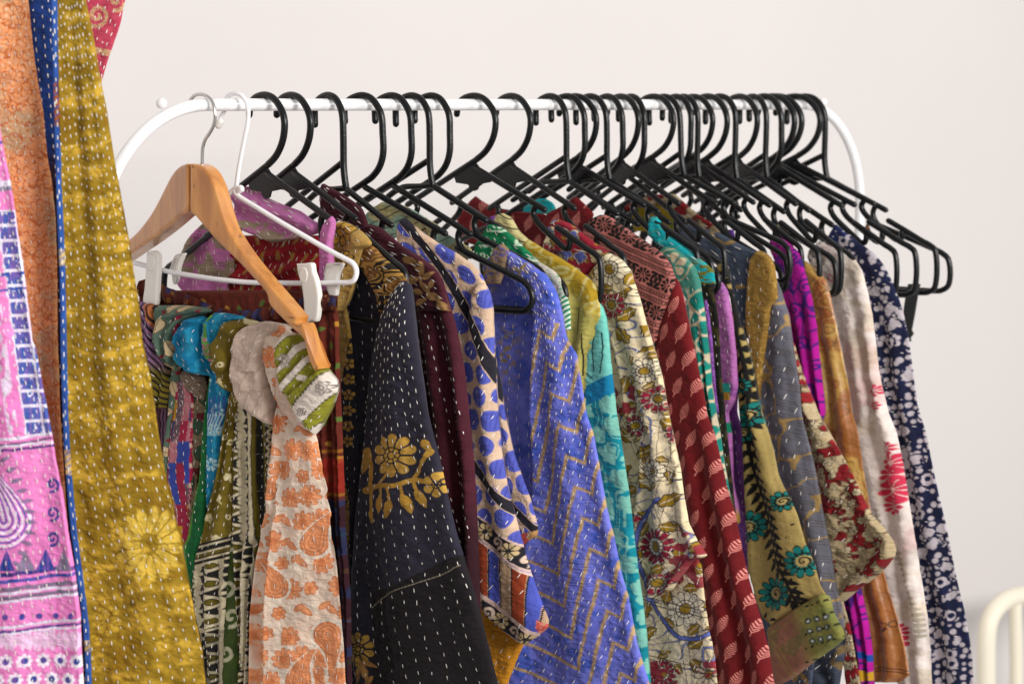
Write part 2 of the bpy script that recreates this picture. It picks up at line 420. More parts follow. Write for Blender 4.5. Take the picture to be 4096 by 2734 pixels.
def fern(dx, dy, L, W, a, rib=9):
    """block-printed leaf of curved ribs"""
    d, u, v = leaf(dx, dy, L, W, a)
    s = (u*1.0-np.abs(v)*.9)/rib
    bars = np.abs((s % 1)-.5)-.21
    stem = np.abs(v)-1.3
    inside = (d < 0)
    return np.where(inside, np.minimum(bars*rib, np.where(u < L*.5, 9, 9)), 5), np.where(np.abs(u+L*.55) < L*.12, stem, 5)
def spiral(dx, dy, Rr, turns=2.0, w=3., a0=0, hand=1):
    r = np.hypot(dx, dy); th = (hand*np.arctan2(dy, dx)+a0) % (2*np.pi)
    best = np.full(dx.shape, 99.)
    for k in range(int(turns)+1):
        tt = th/(2*np.pi)+k; rr = Rr*tt/turns
        best = np.minimum(best, np.where(tt <= turns, np.abs(r-rr), 99))
    return best-w
def seg(X, Y, pts):
    """distance to a polyline"""
    best = np.full(X.shape, 1e4)
    for (x0, y0), (x1, y1) in zip(pts[:-1], pts[1:]):
        vx, vy = x1-x0, y1-y0; t = np.clip(((X-x0)*vx+(Y-y0)*vy)/(vx*vx+vy*vy+1e-9), 0, 1)
        best = np.minimum(best, np.hypot(X-x0-t*vx, Y-y0-t*vy))
    return best
def curvepts(pts, n=8): return [tuple(p) for p in spline(pts, n)]
def paisley(dx, dy, Rr, a=0, hand=1):
    u, v = rot(dx*hand, dy, a)
    v2 = v+Rr*.25; k = np.clip(-v2/(Rr*1.6), 0, 1)       # tip bends sideways as it rises
    uu = u-Rr*.75*k**2
    d = np.hypot(uu/(1-.82*k), np.maximum(v2, 0)*1.0)-Rr*.62
    return np.where(v2 < -Rr*1.6, 20, d)

# ------------------------------------------------------------------ cloth engine
CR = {'a': (450, 300, .6376), 'b': (500, 1150, .6376), 'c': (500, 1734, .6376), 'd': (1250, 650, .6376), 'e': (1250, 1734, .6376),
      'f': (1900, 650, .6376), 'g': (2100, 1734, .6376), 'h': (2500, 650, .6376), 'i': (2900, 1734, .6379), 'j': (2900, 250, .7015),
      'l': (0, 0, .8715), 'm': (0, 1366, .8723)}
def E(*a):
    """E('d', (x,y),..., 'e', (x,y)...) -> traced outline points in frame units"""
    k = None; out = []
    for q in a:
        if isinstance(q, str): k = CR[q]
        else: out.append((k[0]+q[0]*k[2], k[1]+q[1]*k[2]))
    return out
GRID = 2.5
THIN = .52
def gsm(a, s):
    if s <= 0: return a
    n = int(3*s); k = np.exp(-.5*(np.arange(-n, n+1)/s)**2); k /= k.sum()
    return np.convolve(np.pad(a, n, mode='edge'), k, mode='valid')
def cloth(name, parent, pl, L, Rt, pat, T=.010, off=0, rim=(30, 30), top=18, folds=(), wr=(.0016, 70, 260), puck=.0005, st=None, run=False,
          m='cotton', seed=1, extra=None, label=None, hem=6, smooth=2.0, Tb=None, grid=None, thick=None):
    g = grid or GRID
    if name not in ('knot', 'fold'): T = T*THIN; rim = (rim[0]*.6, rim[1]*.6); top = top*.6
    else: T = T*.8
    L = sorted(L, key=lambda p: p[1]); Rt = sorted(Rt, key=lambda p: p[1])
    y0 = min(L[0][1], Rt[0][1]); y1 = max(L[-1][1], Rt[-1][1])
    if run: y1 = max(y1, 2734)
    ys = np.arange(y0, min(y1, 2775)+g, g)
    ys_all = ys
    if run: ys_all = np.concatenate([ys, np.linspace(2790, 3500, 22)])
    def edge(P):
        xs = np.array([p[0] for p in P]); yy = np.array([p[1] for p in P])
        e = np.interp(ys_all, yy, xs)
        if run and len(P) > 1:
            sl = (xs[-1]-xs[-2])/(yy[-1]-yy[-2]+1e-6); sl = np.clip(sl, -.2, .35); e = np.where(ys_all > yy[-1], xs[-1]+sl*(ys_all-yy[-1])*.8, e)
        return gsm(e, smooth)
    xl = edge(L); xr = edge(Rt)
    rg = np.random.RandomState(seed)
    # frayed, slightly uneven edges
    wob = gsm(rg.randn(len(ys_all)), 4)*1.6
    xr = xr+wob; xr = np.maximum(xr, xl+1)
    sl_l = np.gradient(xl, ys_all); sl_r = np.gradient(xr, ys_all)
    n = max(6, int(np.percentile(xr-xl, 85)/g))
    f = np.linspace(0, 1, n+1)
    X = xl[:, None]+(xr-xl)[:, None]*f[None]; Y = np.repeat(ys_all[:, None], n+1, 1)
    v = (Y-y0)/max(y1-y0, 1)
    dl = (X-xl[:, None])/np.sqrt(1+sl_l**2)[:, None]; dr = (xr[:, None]-X)/np.sqrt(1+sl_r**2)[:, None]
    G = lambda t: np.sqrt(np.clip(1-(1-np.clip(t, 0, 1))**2, 0, 1))
    prof = G(dl/rim[0])*G(dr/rim[1])*G((Y-y0)/max(top, .1))
    if not run: prof = prof*G((y1-Y)/hem)
    W = np.percentile(xr-xl, 70)
    gx = (f[None]-.5)*W+X*0; FX = gx
    D = T*prof
    amp = 0
    for fo in folds:            # (amplitude m, folds across, phase, slant, sharpness, v at which they start)
        a, k, ph, tl, sh, vs = (tuple(fo)+(0, 0, 1.0, 0))[:6] if len(fo) < 6 else fo
        s = np.sin(2*np.pi*(k*f[None]+ph+tl*v+.10*np.sin(5*v+seed)))
        s = np.sign(s)*np.abs(s)**sh if sh != 1 else s
        amp = amp+a*s*np.clip((v-vs)*5, 0, 1)
    if wr[0]: amp = amp+wr[0]*2*(fbm(X/wr[1]+seed*3.1, Y/wr[2], 3, seed)-.5)+wr[0]*.9*(fbm((X+Y*.5)/45+seed, (Y-X*.5)/28, 3, seed+5)-.5)*2
    if puck: amp = amp+puck*(np.abs(2*vn(X/30+seed, Y/11+.3*np.sin(X/24), seed+9)-1)-.5)*2
    if extra is not None: amp = amp+extra(X, Y, f[None]+X*0, v)
    D = D+amp*np.clip(prof*1.2, 0, 1)
    P = Plane(0); P.Q = pl.Q+pl.n*off; P.d = pl.d; P.n = pl.n
    pos = P.hit(X, Y)+pl.n*D[..., None]
    col = pat(X, Y, FX, f[None]+X*0)
    nr, nc = X.shape
    V = pos.reshape(-1, 3)
    i = np.arange(nr-1)[:, None]*nc+np.arange(nc-1)[None]
    F = np.stack([i, i+nc, i+nc+1, i+1], -1).reshape(-1, 4)
    # back
    ri = np.unique(np.concatenate([np.arange(0, nr, 6), [nr-1]])); ci = np.unique(np.linspace(0, nc-1, 9).astype(int))
    tb = T if Tb is None else Tb
    Xb = X[np.ix_(ri, ci)]; Yb = Y[np.ix_(ri, ci)]
    pb = P.hit(Xb, Yb)-pl.n*(tb*prof[np.ix_(ri, ci)])[..., None]
    colb = col[np.ix_(ri, ci)]
    b0 = len(V); V = np.vstack([V, pb.reshape(-1, 3)])
    j = b0+np.arange(len(ri)-1)[:, None]*len(ci)+np.arange(len(ci)-1)[None]
    F = np.vstack([F, np.stack([j, j+1, j+len(ci)+1, j+len(ci)], -1).reshape(-1, 4)])
    cols = np.vstack([col.reshape(-1, 3), colb.reshape(-1, 3)])
    mi = np.zeros(len(F), np.int32)
    # running stitches laid on the cloth
    if st:
        sv, sf = [], []
        for S in (st if isinstance(st, list) else [st]):
            sp, pitch, ln, wd, ang = S[:5]
            rr = np.random.RandomState(seed+50)
            ta = math.tan(R(ang)); h = 2760-y0 if run else y1-y0; k0 = int(-(W+abs(ta)*h)/sp)-2; 
            for k in range(k0, -k0+1):
                ph = rr.rand()*pitch; jit = rr.randn()*sp*.08
                yy = np.arange(y0+6+ph, y0+h-8, pitch)
                for yk in yy:
                    yk = yk+rr.randn()*pitch*.07
                    l2 = ln*(1+.18*rr.randn())/2; xx = k*sp+jit+rr.randn()*1.4
                    pts = []
                    ok = True
                    for e in (-1, 1):
                        ye = yk+e*l2*math.cos(R(ang)); gxx = xx+ta*(ye-y0)
                        row = (ye-ys_all[0])/g
                        if row < 1 or row > len(ys)-2: ok = False; break
                        r0 = int(row); fr = row-r0
                        wloc = xr[r0]-xl[r0]
                        ff = gxx/W+.5
                        if wloc*ff < 5 or wloc*(1-ff) < 5 or ff <= 0 or ff >= 1: ok = False; break
                        c = ff*(nc-1); c0 = int(c); fc = c-c0
                        p = (pos[r0, c0]*(1-fc)+pos[r0, min(c0+1, nc-1)]*fc)*(1-fr)+(pos[r0+1, c0]*(1-fc)+pos[r0+1, min(c0+1, nc-1)]*fc)*fr
                        nn = np.cross(pos[r0+1, c0]-pos[r0, c0], pos[r0, min(c0+1, nc-1)]-pos[r0, c0]); ln_ = np.linalg.norm(nn)
                        if ln_ < 1e-12: ok = False; break
                        nn /= ln_
                        if nn @ pl.n < 0: nn = -nn
                        pts.append((p, nn))
                    if not ok: continue
                    (p0, n0), (p1, n1) = pts
                    t = p1-p0; tl_ = np.linalg.norm(t)
                    if tl_ < 1e-5 or tl_ > .03: continue
                    sd = np.cross(t/tl_, n0); hw = wd*.5*.00024; up = n0*.00055; b = len(sv)
                    q0 = p0+n0*.0001; q1 = p1+n1*.0001
                    a1 = p0*.75+p1*.25; a2 = p0*.25+p1*.75
                    sv += [q0, a1+sd*hw+up*.6, a2+sd*hw+up*.6, q1, a2-sd*hw+up*.6, a1-sd*hw+up*.6, a1+up*1.5, a2+up*1.5]
                    sf += [(b, b+1, b+6, b+5), (b+1, b+2, b+7, b+6), (b+6, b+7, b+4, b+5), (b+2, b+3, b+4, b+7)]
        if sv:
            b = len(V); V = np.vstack([V, np.array(sv)]); F = np.vstack([F, np.array(sf)+b])
            mi = np.concatenate([mi, np.ones(len(sf), np.int32)]); cols = np.vstack([cols, np.full((len(sv), 3), .8)])
    me = bpy.data.meshes.new(name)
    me.vertices.add(len(V)); me.vertices.foreach_set('co', np.ascontiguousarray(V, np.float32).ravel())
    me.loops.add(len(F)*4); me.loops.foreach_set('vertex_index', np.ascontiguousarray(F, np.int32).ravel())
    me.polygons.add(len(F)); me.polygons.foreach_set('loop_start', np.arange(0, len(F)*4, 4, dtype=np.int32))
    me.materials.append(cloth_mat(*MATS[m])); me.materials.append(M_thread)
    me.polygons.foreach_set('material_index', mi); me.polygons.foreach_set('use_smooth', np.ones(len(F), bool))
    me.update(calc_edges=True)
    at = me.color_attributes.new('print', 'FLOAT_COLOR', 'POINT')
    rgba = np.ones((len(V), 4), np.float32); rgba[:, :3] = np.clip(cols, 0, 1)**1.0
    at.data.foreach_set('color', rgba.ravel())
    o = bpy.data.objects.new(name, me); COL.objects.link(o)
    if parent is not None:
        o.parent = parent; o.matrix_parent_inverse = Matrix.Translation(-Vector(parent.location))
    if label: o['label'] = label
    return o
MATS = {'cotton': ('printed_cotton', .88, .03, 1.0), 'soft': ('soft_cotton', .9, .06, .8), 'satin': ('silk_satin', .42, .05, .35, 1), 'dark': ('dark_cotton', .9, .05, .9)}
def garment(name, pl, label, cat, group=None):
    return empty(name, tuple(pl.Q), label, cat, group)

def PT(tipx, yaw=4.0, u=.215): return plane_by_tip(tipx, 1100, u, yaw)
def facing(x, y, dist, yaw=42.6):
    p = Plane(0, yaw); p.Q = CAM+ray(float(x), float(y))*dist; return p
SK = (40, 44, 15, 4.2, 0)        # usual running stitch: row spacing, pitch, length, width, slant

# ============ foreground lengths of cloth at the left
def p_mustard(X, Y, gx, f):
    q = fbm(X/90+1.5*fbm(X/160, Y/160, 3, 4), Y/38+2.2*fbm(X/120, Y/120, 3, 8), 5, 1)
    c = mix(full(X, '7a600e'), full(X, '96771c'), np.clip((q-.3)*3, 0, 1))
    swirl = np.abs(((fbm(X/150, Y/110, 3, 31)*7) % 1)-.5)
    c = mix(c, full(X, 'c09a34'), np.clip((q-.55)*6, 0, 1)*.8*(swirl > .12))
    c = mix(c, full(X, '8a650c'), np.clip((.42-q)*5, 0, 1)*.6)
    wx = 26*(fbm(X/50, Y/50, 3, 41)-.5); wy = 26*(fbm(X/50, Y/50, 3, 42)-.5)
    pet, line, cen, r = flower(X-600+wx, (Y-2170)*.93+wy, 140, 15, .2)
    streak = vn(np.arctan2(Y-2170, X-600)*14, r/30, 5)
    c = mix(c, full(X, 'cfae46'), aa(pet, 14)*(r > 40)*np.clip(.25+streak, 0, .85)*(line > 2.5))
    for (cx, cy, rr) in ((410, 1680, 60), (480, 1160, 70), (450, 820, 55), (570, 1500, 60), (430, 2480, 60)):
        pet, line, cen, r = flower(X-cx, Y-cy, rr, 9, cx); c = mix(c, full(X, 'c9a53a'), aa(pet, 10)*.55*(line > 2)*(vn(X/9, Y/9, 3) > .3))
    return c
def p_blueedge(X, Y, gx, f):
    c = full(X, '2f59a6')
    for a, b, h in ((335, 500, 'a0572a'), (1000, 1060, 'cbb27a'), (1800, 1895, 'cfae6c'), (2560, 2600, 'b9a05c')):
        k = aa(np.maximum(a-Y, Y-b)-3); c = mix(c, full(X, h), k*(1-.6*(np.sin(Y/4.5+X/6) > .3)))
    return mix(c, full(X, '1f3f86'), np.clip(fbm(X/20, Y/60, 3, 2)*2-.8, 0, 1)*.6)
def p_pink(X, Y, gx, f):
    n = fbm(X/26, Y/90, 4, 3)
    c = mix(full(X, 'dc74b6'), full(X, 'e58cc4'), n)
    blue = '2b4ba0'; white = 'd9d6e6'
    s = X-(.13*(Y-700))            # the print follows the leaning edge
    # upper part: columns of blue blocks on white
    up = aa(np.maximum(840-Y, Y-1735), 6)
    colw = aa(np.abs(s-32)-58+18*(fbm(X/12, Y/26, 3, 6)-.5), 5)
    c = mix(c, full(X, white), up*colw)
    by = (Y/60) % 1; bx = ((s+26)/70) % 1
    blk = (np.abs(by-.5) < .40)*(np.abs(bx-.5) < .43)*(fbm(X/10, Y/14, 2, 9) > .24)
    c = mix(c, full(X, blue), up*colw*blk*.95)
    lf = aa(np.abs(s+70)-20, 5)*up; c = mix(c, full(X, white), lf*.8*(vn(X/14, Y/30, 4) > .4))
    for yc, h, w in ((560, blue, 10), (730, white, 30), (748, '7d7892', 14), (1090, blue, 10), (1152, blue, 8), (1745, white, 10), (1764, '5a5370', 7), (1776, white, 8), (1790, '1e2c78', 8), (2285, '1e2c78', 14), (2312, blue, 12), (2345, '6d6a80', 14), (2362, white, 9), (2380, '6d6a80', 12), (2392, white, 8), (2494, white, 9), (2512, '26377f', 8), (2522, white, 7)):
        wv = Y+.10*(X-100)+8*(fbm(X/30, Y*0+yc, 2, 5)-.5)
        c = mix(c, full(X, h), aa(np.abs(wv-yc)-w*.6, 4))
    # big paisley and its comb of grey leaves
    d = paisley(X-30, Y-2120, 190, .15, -1)
    ring = np.abs(((d/26) % 1)-.5)
    c = mix(c, full(X, 'e6dcec'), aa(d, 4)*(ring < .2)); c = mix(c, full(X, '3550b4'), aa(d, 4)*(ring > .38)*(np.abs(d) < 130))
    for k in range(11):
        t = k/10; lx = 30+100*math.sin(t*2.6); ly = 1830+t*420
        dd, _, _ = leaf(X-lx, Y-ly, 48, 9, -.5+1.1*t); c = mix(c, full(X, '6c6a86'), aa(dd, 4)*.9)
    for cy in (1935, 2050, 2150):
        d = spiral(X-212, Y-cy, 30, 1.5, 6, 1.2); c = mix(c, full(X, '243a86'), aa(d, 4))
    tx, ty, _ = tile(X, Y-2190, 74, 90, 0); tri = np.abs(tx)-(ty+45)*.42
    c = mix(c, full(X, '27408f'), aa(np.maximum(tri, np.abs(Y-2235)-42), 4)*((X/74).astype(int) % 2 == 0)); c = mix(c, full(X, '77748c'), aa(np.maximum(tri, np.abs(Y-2235)-42), 4)*((X/74).astype(int) % 2 == 1))
    tx, ty, _ = tile(X, Y-2420, 64, 80, 0); d = np.hypot(tx, ty)-12; c = mix(c, full(X, '2a3d8c'), aa(d, 4)*(np.abs(Y-2455) < 30)); 
    comb = aa(np.maximum(np.abs(Y-2555)-30*(.5+vn(X/9, X*0, 3)), 0)-1, 6); c = mix(c, full(X, 'e2dcec'), comb*.85)
    tx, ty, r = tile(X, Y-2600, 70, 74, .5); pet, line, cen, rr = flower(tx, ty, 30, 8)
    c = mix(c, full(X, 'eee4ee'), aa(pet, 4)*(Y > 2600)); c = mix(c, full(X, '27408f'), aa(rr-13, 4)*(Y > 2600))
    return mix(c, full(X, 'd76cae'), .18*(vn(X/4, Y/60, 8) > .5))
def p_orange(X, Y, gx, f):
    c = mix(full(X, 'efac7c'), full(X, 'e6945f'), fbm(X/40, Y/60, 3, 2))
    c = mix(c, full(X, 'bda07c'), np.clip((fbm(X/130+3, Y/170, 3, 7)-.5)*5+.9*np.exp(-((Y-880)/180)**2)-.3, 0, .85))
    a = np.abs(((fbm(X/60+.6, Y/75, 3, 5)*9) % 1)-.5); c = mix(c, full(X, 'c05f24'), aa((a-.1)*40, 3)*.85)
    tx, ty, r = tile(X, Y, 110, 130, .5); pet, line, cen, rr = flower(tx, ty, 50, 8); c = mix(c, full(X, 'b9531d'), aa(np.abs(pet)-3, 3)*.8)
    return mix(c, full(X, 'b55f2e'), np.clip((Y-1400)/700, 0, .3))
def p_navyc(X, Y, gx, f):
    c = mix(full(X, '1c3f8a'), full(X, '173068'), fbm(X/30, Y/60, 3, 2))
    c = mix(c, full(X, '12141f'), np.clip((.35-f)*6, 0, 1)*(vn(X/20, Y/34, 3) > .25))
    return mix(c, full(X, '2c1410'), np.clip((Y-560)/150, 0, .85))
def p_crimson(X, Y, gx, f):
    c = mix(full(X, 'c24a5e'), full(X, 'a8324a'), fbm(X/14, Y/30, 4, 6))
    d1 = spiral(X-392, Y-62, 46, 1.6, 8, 1.6); d2 = spiral(X-470, Y-5, 40, 1.4, 8, .5); d3 = np.abs(Y-205-.2*(X-400))-13
    return mix(c, full(X, 'c09a72'), aa(np.minimum(np.minimum(d1, d2), np.minimum(d3, np.abs(Y-325)-14)), 5)*(vn(X/5, Y/5, 3) > .25))
def build_foreground():
    P1 = facing(60, 1300, 2.32, 36); P2 = facing(150, 1300, 2.40, 40); P3 = facing(220, 1300, 2.44, 38); P4 = facing(400, 1300, 2.37, 46); P5 = facing(430, 200, 2.52, 40)
    g = garment('silk_scarf', P5, 'crimson and beige scrolled cloth peeping out at the top behind the mustard scarf', 'scarf', 'kantha scarves hanging in front at the left')
    cloth('cloth_length', g, P5, [(310, -60), (345, 250), (396, 337)], [(540, -60), (501, 0), (484, 87), (462, 157), (436, 227), (418, 288), (404, 338)], p_crimson, T=.006, folds=((.003, 2.5, .1),), st=(34, 40, 16, 4.2, -12), seed=3)
    g = garment('navy_robe', P3, 'dark blue cloth with white running stitches between the orange and mustard lengths', 'robe', 'kantha scarves hanging in front at the left')
    cloth('cloth_length', g, P3, [(80, -60), (110, 500), (150, 1400), (160, 2770)], [(240, -60), (240, 600), (262, 1400), (350, 2770)], p_navyc, T=.004, folds=((.002, 1.5, .2),), st=(30, 40, 17, 4.2, 4), run=True, seed=4)
    g = garment('orange_quilt', P2, 'orange kantha length with swirls and a beige patch, behind the pink one', 'quilt', 'kantha scarves hanging in front at the left')
    cloth('cloth_length', g, P2, [(-110, -60), (-110, 2770)], E('l', (120, -60), (130, 0), (150, 200), (170, 350), (200, 520), (215, 700), (240, 850), (255, 1000), (262, 1200), (265, 1568), 'm', (270, 100), (275, 300), (300, 700), (330, 1100), (380, 1568)), p_orange, T=.010, folds=((.003, 1.2, .3), (.0015, 4, .1)), st=(40, 36, 12, 3.4, 0), run=True, seed=5)
    g = garment('mustard_scarf', P4, 'long mustard yellow scarf with a sunflower print and blue edging, nearest at the left', 'scarf', 'kantha scarves hanging in front at the left')
    Lm = E('l', (255, -80), (258, 0), (262, 150), (268, 380), (275, 680), (285, 1000), (298, 1300), (300, 1568), 'm', (305, 200), (315, 480), (325, 620), (345, 850), (375, 1080), (400, 1280), (410, 1400), (415, 1568))
    Rm = E('l', (375, -80), (395, 0), (430, 170), (465, 380), (490, 500), (520, 700), (560, 920), (590, 1080), (615, 1250), (640, 1400), (655, 1568), 'm', (695, 180), (725, 400), (760, 600), (800, 780), (840, 950), (870, 1120), (900, 1280), (930, 1420), (945, 1568))
    cloth('scarf_face', g, P4, Lm, Rm, p_mustard, T=.010, rim=(14, 16), folds=((.0030, 1.3, .15, .5, 1, 0), (.0012, 3.2, .4, .3, 1, 0)), wr=(.0022, 80, 150), st=[(37, 40, 15, 3.6, 4)], run=True, seed=6, puck=.0005)
    Le = [(x-20, y) for x, y in Lm]; Re = [(x+5, y) for x, y in Lm]
    cloth('edging', g, P4, Le, Re, p_blueedge, T=.004, off=.004, rim=(9, 9), st=(9, 46, 22, 4.5, 0), run=True, seed=7, label='narrow bright blue edging')
    g = garment('pink_quilt', P1, 'bright pink kantha length with blue blocks and a paisley, at the left edge', 'quilt', 'kantha scarves hanging in front at the left')
    cloth('cloth_length', g, P1, [(-130, 440), (-130, 2770)], E('l', (-6, 500), (0, 590), (20, 700), (45, 820), (60, 900), (80, 1050), (105, 1200), (130, 1400), (150, 1568), 'm', (165, 30), (200, 220), (235, 400), (260, 560), (290, 700), (315, 880), (345, 1050), (370, 1250), (375, 1400), (385, 1568)), p_pink, T=.010, rim=(20, 14), folds=((.004, 1.4, .4, .4, 1, 0),), st=(34, 46, 20, 4, 4), run=True, seed=8)
build_foreground()

# ============ wooden hanger with six knotted scarves
def extrude(pts, pl, off0, off1, bev=.0022):
    """traced outline in plane pl given thickness between off0 (front) and off1, rounded rims"""
    P = np.array(curvepts(pts+[pts[0]], 4))[:-1]
    P2 = Plane(0); P2.Q = pl.Q; P2.d = pl.d; P2.n = pl.n
    W = P2.hit(P[:, 0], P[:, 1]); up = np.array([0, 0, 1.0])
    u = (W-pl.Q) @ pl.d; z = (W-pl.Q)[:, 2]; q = np.stack([u, z], 1)
    A = .5*np.sum(q[:, 0]*np.roll(q[:, 1], -1)-np.roll(q[:, 0], -1)*q[:, 1])
    t = np.roll(q, -1, 0)-np.roll(q, 1, 0); t /= np.linalg.norm(t, axis=1)[:, None]
    nn = np.stack([t[:, 1], -t[:, 0]], 1)*(1 if A > 0 else -1)       # outward
    rings = []
    for ins, o in ((bev*1.6, off0), (bev*.5, off0-bev*.3), (0, off0-bev), (0, off1+bev), (bev*.5, off1+bev*.3), (bev*1.6, off1)):
        r = q-nn*ins; rings.append([pl.Q+pl.d*a+up*b+pl.n*o for a, b in r])
    n = len(q); V = [v for r in rings for v in r]; F = []
    for i in range(len(rings)-1): F += [(i*n+k, (i+1)*n+k, (i+1)*n+(k+1) % n, i*n+(k+1) % n) for k in range(n)]
    from mathutils.geometry import tessellate_polygon
    tri = tessellate_polygon([[Vector((a, b, 0)) for a, b in q]]); m = (len(rings)-1)*n
    nside = len(F)
    F += [tuple(t) for t in tri]+[tuple(m+i for i in t)[::-1] for t in tri]
    return V, F
def recalc(o):
    import bmesh
    bm = bmesh.new(); bm.from_mesh(o.data); bmesh.ops.recalc_face_normals(bm, faces=bm.faces[:]); 
    for f in bm.faces: f.smooth = len(f.verts) == 4
    for e in bm.edges:
        if len(e.link_faces) == 2 and e.calc_face_angle(0) > .6: e.smooth = False
    bm.to_mesh(o.data); bm.free()
PW = Plane(rail_x(812), 5)
PS = Plane(0); PS.Q = PW.Q-PW.n*.034; PS.d = PW.d; PS.n = PW.n
def build_wood():
    g = empty('wooden_hanger', tuple(PW.Q), 'varnished wooden hanger with a steel hook, its bar full of knotted scarves', 'hanger')
    # two pieces of wood meet in an upright joint at the top; each arm bows away from it
    J = (526, 524)
    rt = E('a', (526, 557), (545, 556), (590, 568), (635, 605), (672, 670), (700, 750), (728, 850), (765, 960), (825, 1060), (900, 1165), (1000, 1285), (1095, 1395), (1185, 1500)) + E('b', (1118, 186), (1112, 212), (1130, 222), (1150, 222), (1172, 270), (1200, 380), (1228, 470), (1252, 506), (1225, 480), (1165, 330), (1060, 225), (950, 110)) + E('a', (1000, 1360), (900, 1245), (800, 1140), (700, 1045), (620, 955), (560, 885), (527, 846), (526, 700))
    lf = E('a', (525, 557), (510, 557), (465, 575), (425, 620), (390, 682), (340, 782), (280, 885), (200, 985), (120, 1052), (60, 1100), (-20, 1150), (-20, 1225), (80, 1175), (180, 1108), (280, 1040), (380, 965), (470, 888), (524, 842), (525, 700))
    o = mesh_obj('shoulder_arm', *extrude(rt, PW, .011, -.011, .0024), M_wood, g); recalc(o)
    jx, jy = E('a', (525, 700))[0]; PL = Plane(0, -13); PL.Q = PW.hit(np.array(jx), np.array(jy)).copy()
    o = mesh_obj('shoulder_arm', *extrude(lf, PL, .011, -.011, .0024), M_wood, g); recalc(o)
    # round trouser bar between the arm ends
    a = PS.hit(np.array(1255.), np.array(1395.)); b = PS.hit(np.array(470.), np.array(1255.))
    mesh_obj('trouser_bar', *tube_geo([a*(1-t)+b*t for t in np.linspace(0, 1, 12)], .0055, 14), M_wood, g)
    hk = E('a', (452, 228), (500, 142), (545, 121), (590, 133), (622, 165), (638, 215), (643, 265), (632, 320), (606, 368), (580, 408), (566, 455), (563, 500), (562, 560))
    P = [PW.hit(np.array(x), np.array(y)) for x, y in curvepts(hk, 5)]
    mesh_obj('hook', *tube_geo(P, .0021, 12), M_chrome, g)
build_wood()

PC = Plane(rail_x(928), 6)
def build_clip_hanger():
    g = empty('clip_hanger', tuple(PC.Q), 'white coated wire hanger with two ivory clips holding the rust skirt', 'hanger')
    hk = E('a', (660, 315), (680, 265), (702, 222), (712, 160), (728, 132), (770, 115), (812, 132), (840, 172), (852, 225), (848, 300), (832, 380), (808, 500), (790, 600), (778, 690))
    H = lambda L, n=5: [PC.hit(np.array(x), np.array(y)) for x, y in curvepts(L, n)]
    mesh_obj('hook', *tube_geo(H(hk), .0026, 12), M_wire, g)
    mesh_obj('hook_cap', *tube_geo(H([E('a', (676, 292))[0], E('a', (664, 316))[0]]), .0042, 14), M_clip, g)
    fr = E('a', (800, 705), (770, 716), (775, 742), (805, 770), (900, 828), (1050, 920), (1200, 1008), (1360, 1100), (1455, 1150), (1505, 1178), (1526, 1210), (1530, 1245), (1515, 1285), (1480, 1300), (1400, 1302), (1200, 1305), (1000, 1303), (850, 1300), (650, 1280), (450, 1250), (350, 1232), (170, 1186), (60, 1160))
    mesh_obj('frame', *tube_geo(H(fr, 4), .0030, 12), M_wire, g)
    mesh_obj('twist', *tube_geo(H(E('a', (740, 740), (770, 712), (800, 706), (812, 716), (790, 730)), 4), .0032, 10), M_wire, g)
    for k, (pts, pts2, sp) in enumerate(((E('a', (258, 1106), (300, 1100), (328, 1122), (330, 1200), (325, 1300), (318, 1428), (290, 1432), (236, 1420), (244, 1330), (252, 1220)),
                            E('a', (352, 1180), (378, 1130), (425, 1118), (432, 1128), (405, 1200), (385, 1300), (362, 1300)), E('a', (395, 1150), (375, 1190), (350, 1240))),
                           (E('a', (1198, 1180), (1240, 1178), (1290, 1176), (1302, 1230), (1325, 1300), (1338, 1400), (1325, 1530), (1290, 1538), (1250, 1530), (1240, 1400), (1225, 1300), (1205, 1240)),
                            E('a', (1310, 1280), (1322, 1200), (1338, 1180), (1415, 1180), (1425, 1195), (1400, 1260), (1395, 1330), (1385, 1388), (1345, 1388)), E('a', (1392, 1188), (1350, 1196), (1330, 1250))))):
        o = mesh_obj('clip', *extrude(pts, PC, .0125, .0040, .0016), M_clip, g); recalc(o)
        cx = 291 if k == 0 else 1245; o2 = E('a', *[(cx+25*math.cos(a)+(0 if k else -2), 1195+k*75+48*math.sin(a)-20) for a in np.linspace(0, 2*math.pi, 13)[:-1]])
        q = mesh_obj('thumb_rest', *extrude(o2, PC, .0135, .0115, .0005), M_clip, o); recalc(q)
        q = mesh_obj('clip_jaw', *extrude(pts2, PC, -.003, -.010, .0016), M_clip, o); recalc(q)
        P2 = Plane(0); P2.Q = PC.Q+PC.n*.0; P2.d = PC.d; P2.n = PC.n
        q = mesh_obj('spring', *tube_geo([P2.hit(np.array(x), np.array(y)) for x, y in curvepts(sp, 4)], .0011, 8), M_chrome, o)
build_clip_hanger()

